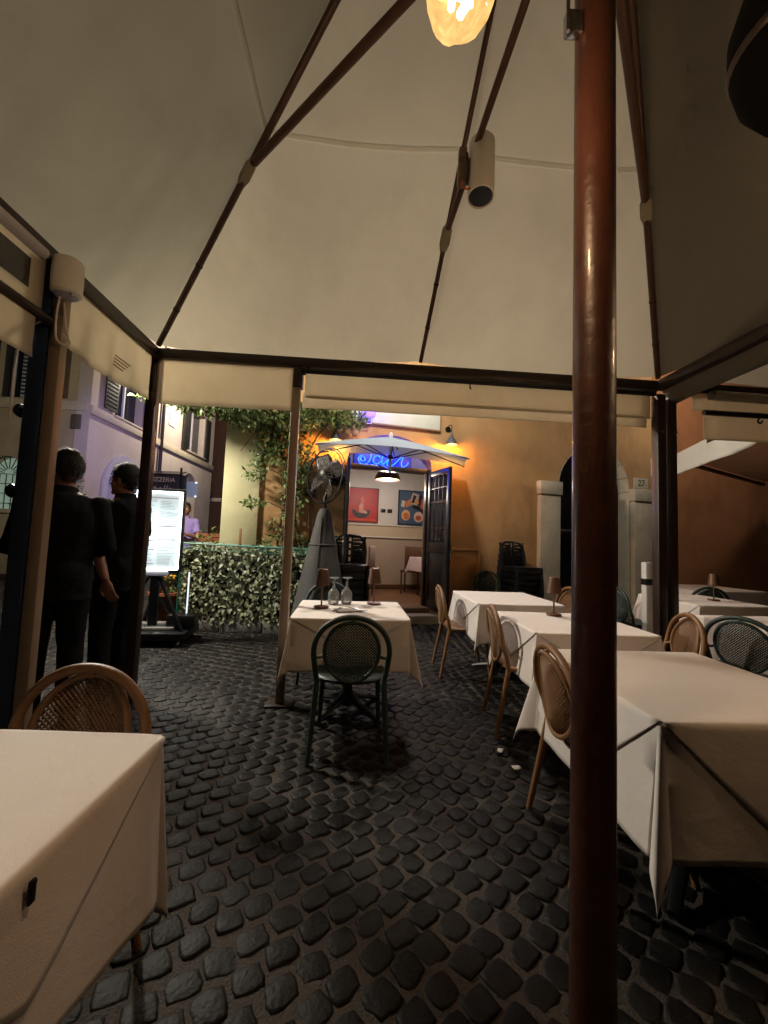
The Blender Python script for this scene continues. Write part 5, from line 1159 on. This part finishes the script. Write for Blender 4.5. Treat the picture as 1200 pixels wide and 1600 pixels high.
    def hpt(d, off=0):
        z = d.z; u = max(0, min(1, (z+.75)/1.0)); th = .955+(hs+.05-.955)*u*u*(3-2*u)
        bmp = 1+.035*noise.noise(d*4+Vector((hs*9, 0, 0)))+.03*noise.noise(d*11)+off
        return HC+Vector((d.x*.079*th*bmp, d.y*.1*th*bmp, d.z*(.107*(th if z < 0 else th*(1+(hs-1)*.8)))*bmp))
    def hairy(c, jit=0): return c.z+jit > (1.575+.25*max(0, c.y+.09) if c.y < -.02 else 1.60+(c.y+.02)*1.15) and not (c.y > .05 and c.z+jit < 1.712)
    for i in range(k+1):
        a = -pi/2+pi*i/k
        for j in range(n): q = 2*pi*j/n; vs2.append(hpt(Vector((cos(a)*cos(q), cos(a)*sin(q), sin(a)))))
    for i in range(k):
        for j in range(n):
            f = (i*n+j, i*n+(j+1) % n, (i+1)*n+(j+1) % n, (i+1)*n+j); c = sum((vs2[v] for v in f), Vector())/4
            if hairy(c, .012*noise.noise(c*70)): fs2.append(f)
    hr.add(vs2, fs2)
    for _ in range(1500):
        d = rv().normalized(); p = hpt(d); 
        if not hairy(p, .008): continue
        tg = (Vector((rl.uniform(-.5, .5), -.4, -1.0)) if d.z < .55 else Vector((rl.uniform(-1, 1), .8, .15))); tg = tg-d*tg.dot(d)*.75; tg.normalize(); ln = rl.uniform(.018, .036)
        sd_ = d.cross(tg).normalized()*.0016; hr.add([p-sd_, p+sd_, p+tg*ln+d*.006], [(0, 1, 2)])
    xf(hr, HM); ho = hr.build('hair', hairm, t, ang=180)
    bm = bmesh.new(); bm.from_mesh(ho.data); bmesh.ops.delete(bm, geom=[v for v in bm.verts if not v.link_faces], context='VERTS'); bm.to_mesh(ho.data); bm.free()
    for s in (-1, 1): xf(MB().ell((s*.031, .082, 1.648), (.012, .01, .009)), HM).build('eye', M_white, t)
    for s in (-1, 1): xf(MB().tube([(s*.014, .098, 1.668), (s*.034, .094, 1.673), (s*.05, .08, 1.668)], [.004, .005, .003], 6), HM).build('eyebrow', hairm, t)
    if beard: xf(MB().ell((0, .074, 1.552), (.026, .03, .02)).ell((0, .1, 1.594), (.02, .008, .004)), HM).build('beard', hairm, t)
    return t
person((-2.13, 2.64, 0), radians(24), 1.78, 'man in black polo seen from behind with thick dark hair, beside the blue-grey post', (((-.27, .0, 1.13), (-.12, .22, 1.04), (1, 0, 0)), ((.265, .02, 1.14), (.07, .23, 1.06), (-1, 0, 0))), headturn=radians(40), hairm=M_hair1, hairscale=1.1, sleeve=1.5, wide=1.1)
person((-2.04, 3.1, 0), radians(78), 1.79, 'young man in black t-shirt in profile with goatee, looking left', (((-.255, -.05, 1.15), (-.245, -.15, .91), (1, .3, 0)), ((.25, .02, 1.14), (.2, .2, 1.06), (-1, 0, 0))), headturn=radians(8), beard=True, hairscale=1.05, sleeve=.72, wide=1.0)
person((-3.65, 7.3, 0), radians(-160), 1.82, 'distant person in a pale shirt bathed in violet light behind the menu board', (((-.24, .1, 1.15), (-.05, .25, 1.2), (1, 0, 0)), ((.25, .0, 1.13), (.2, .16, .95), (-1, 0, 0))), topm=M_violet, botm=M_blackcloth, sleeve=.7, vox=.012)
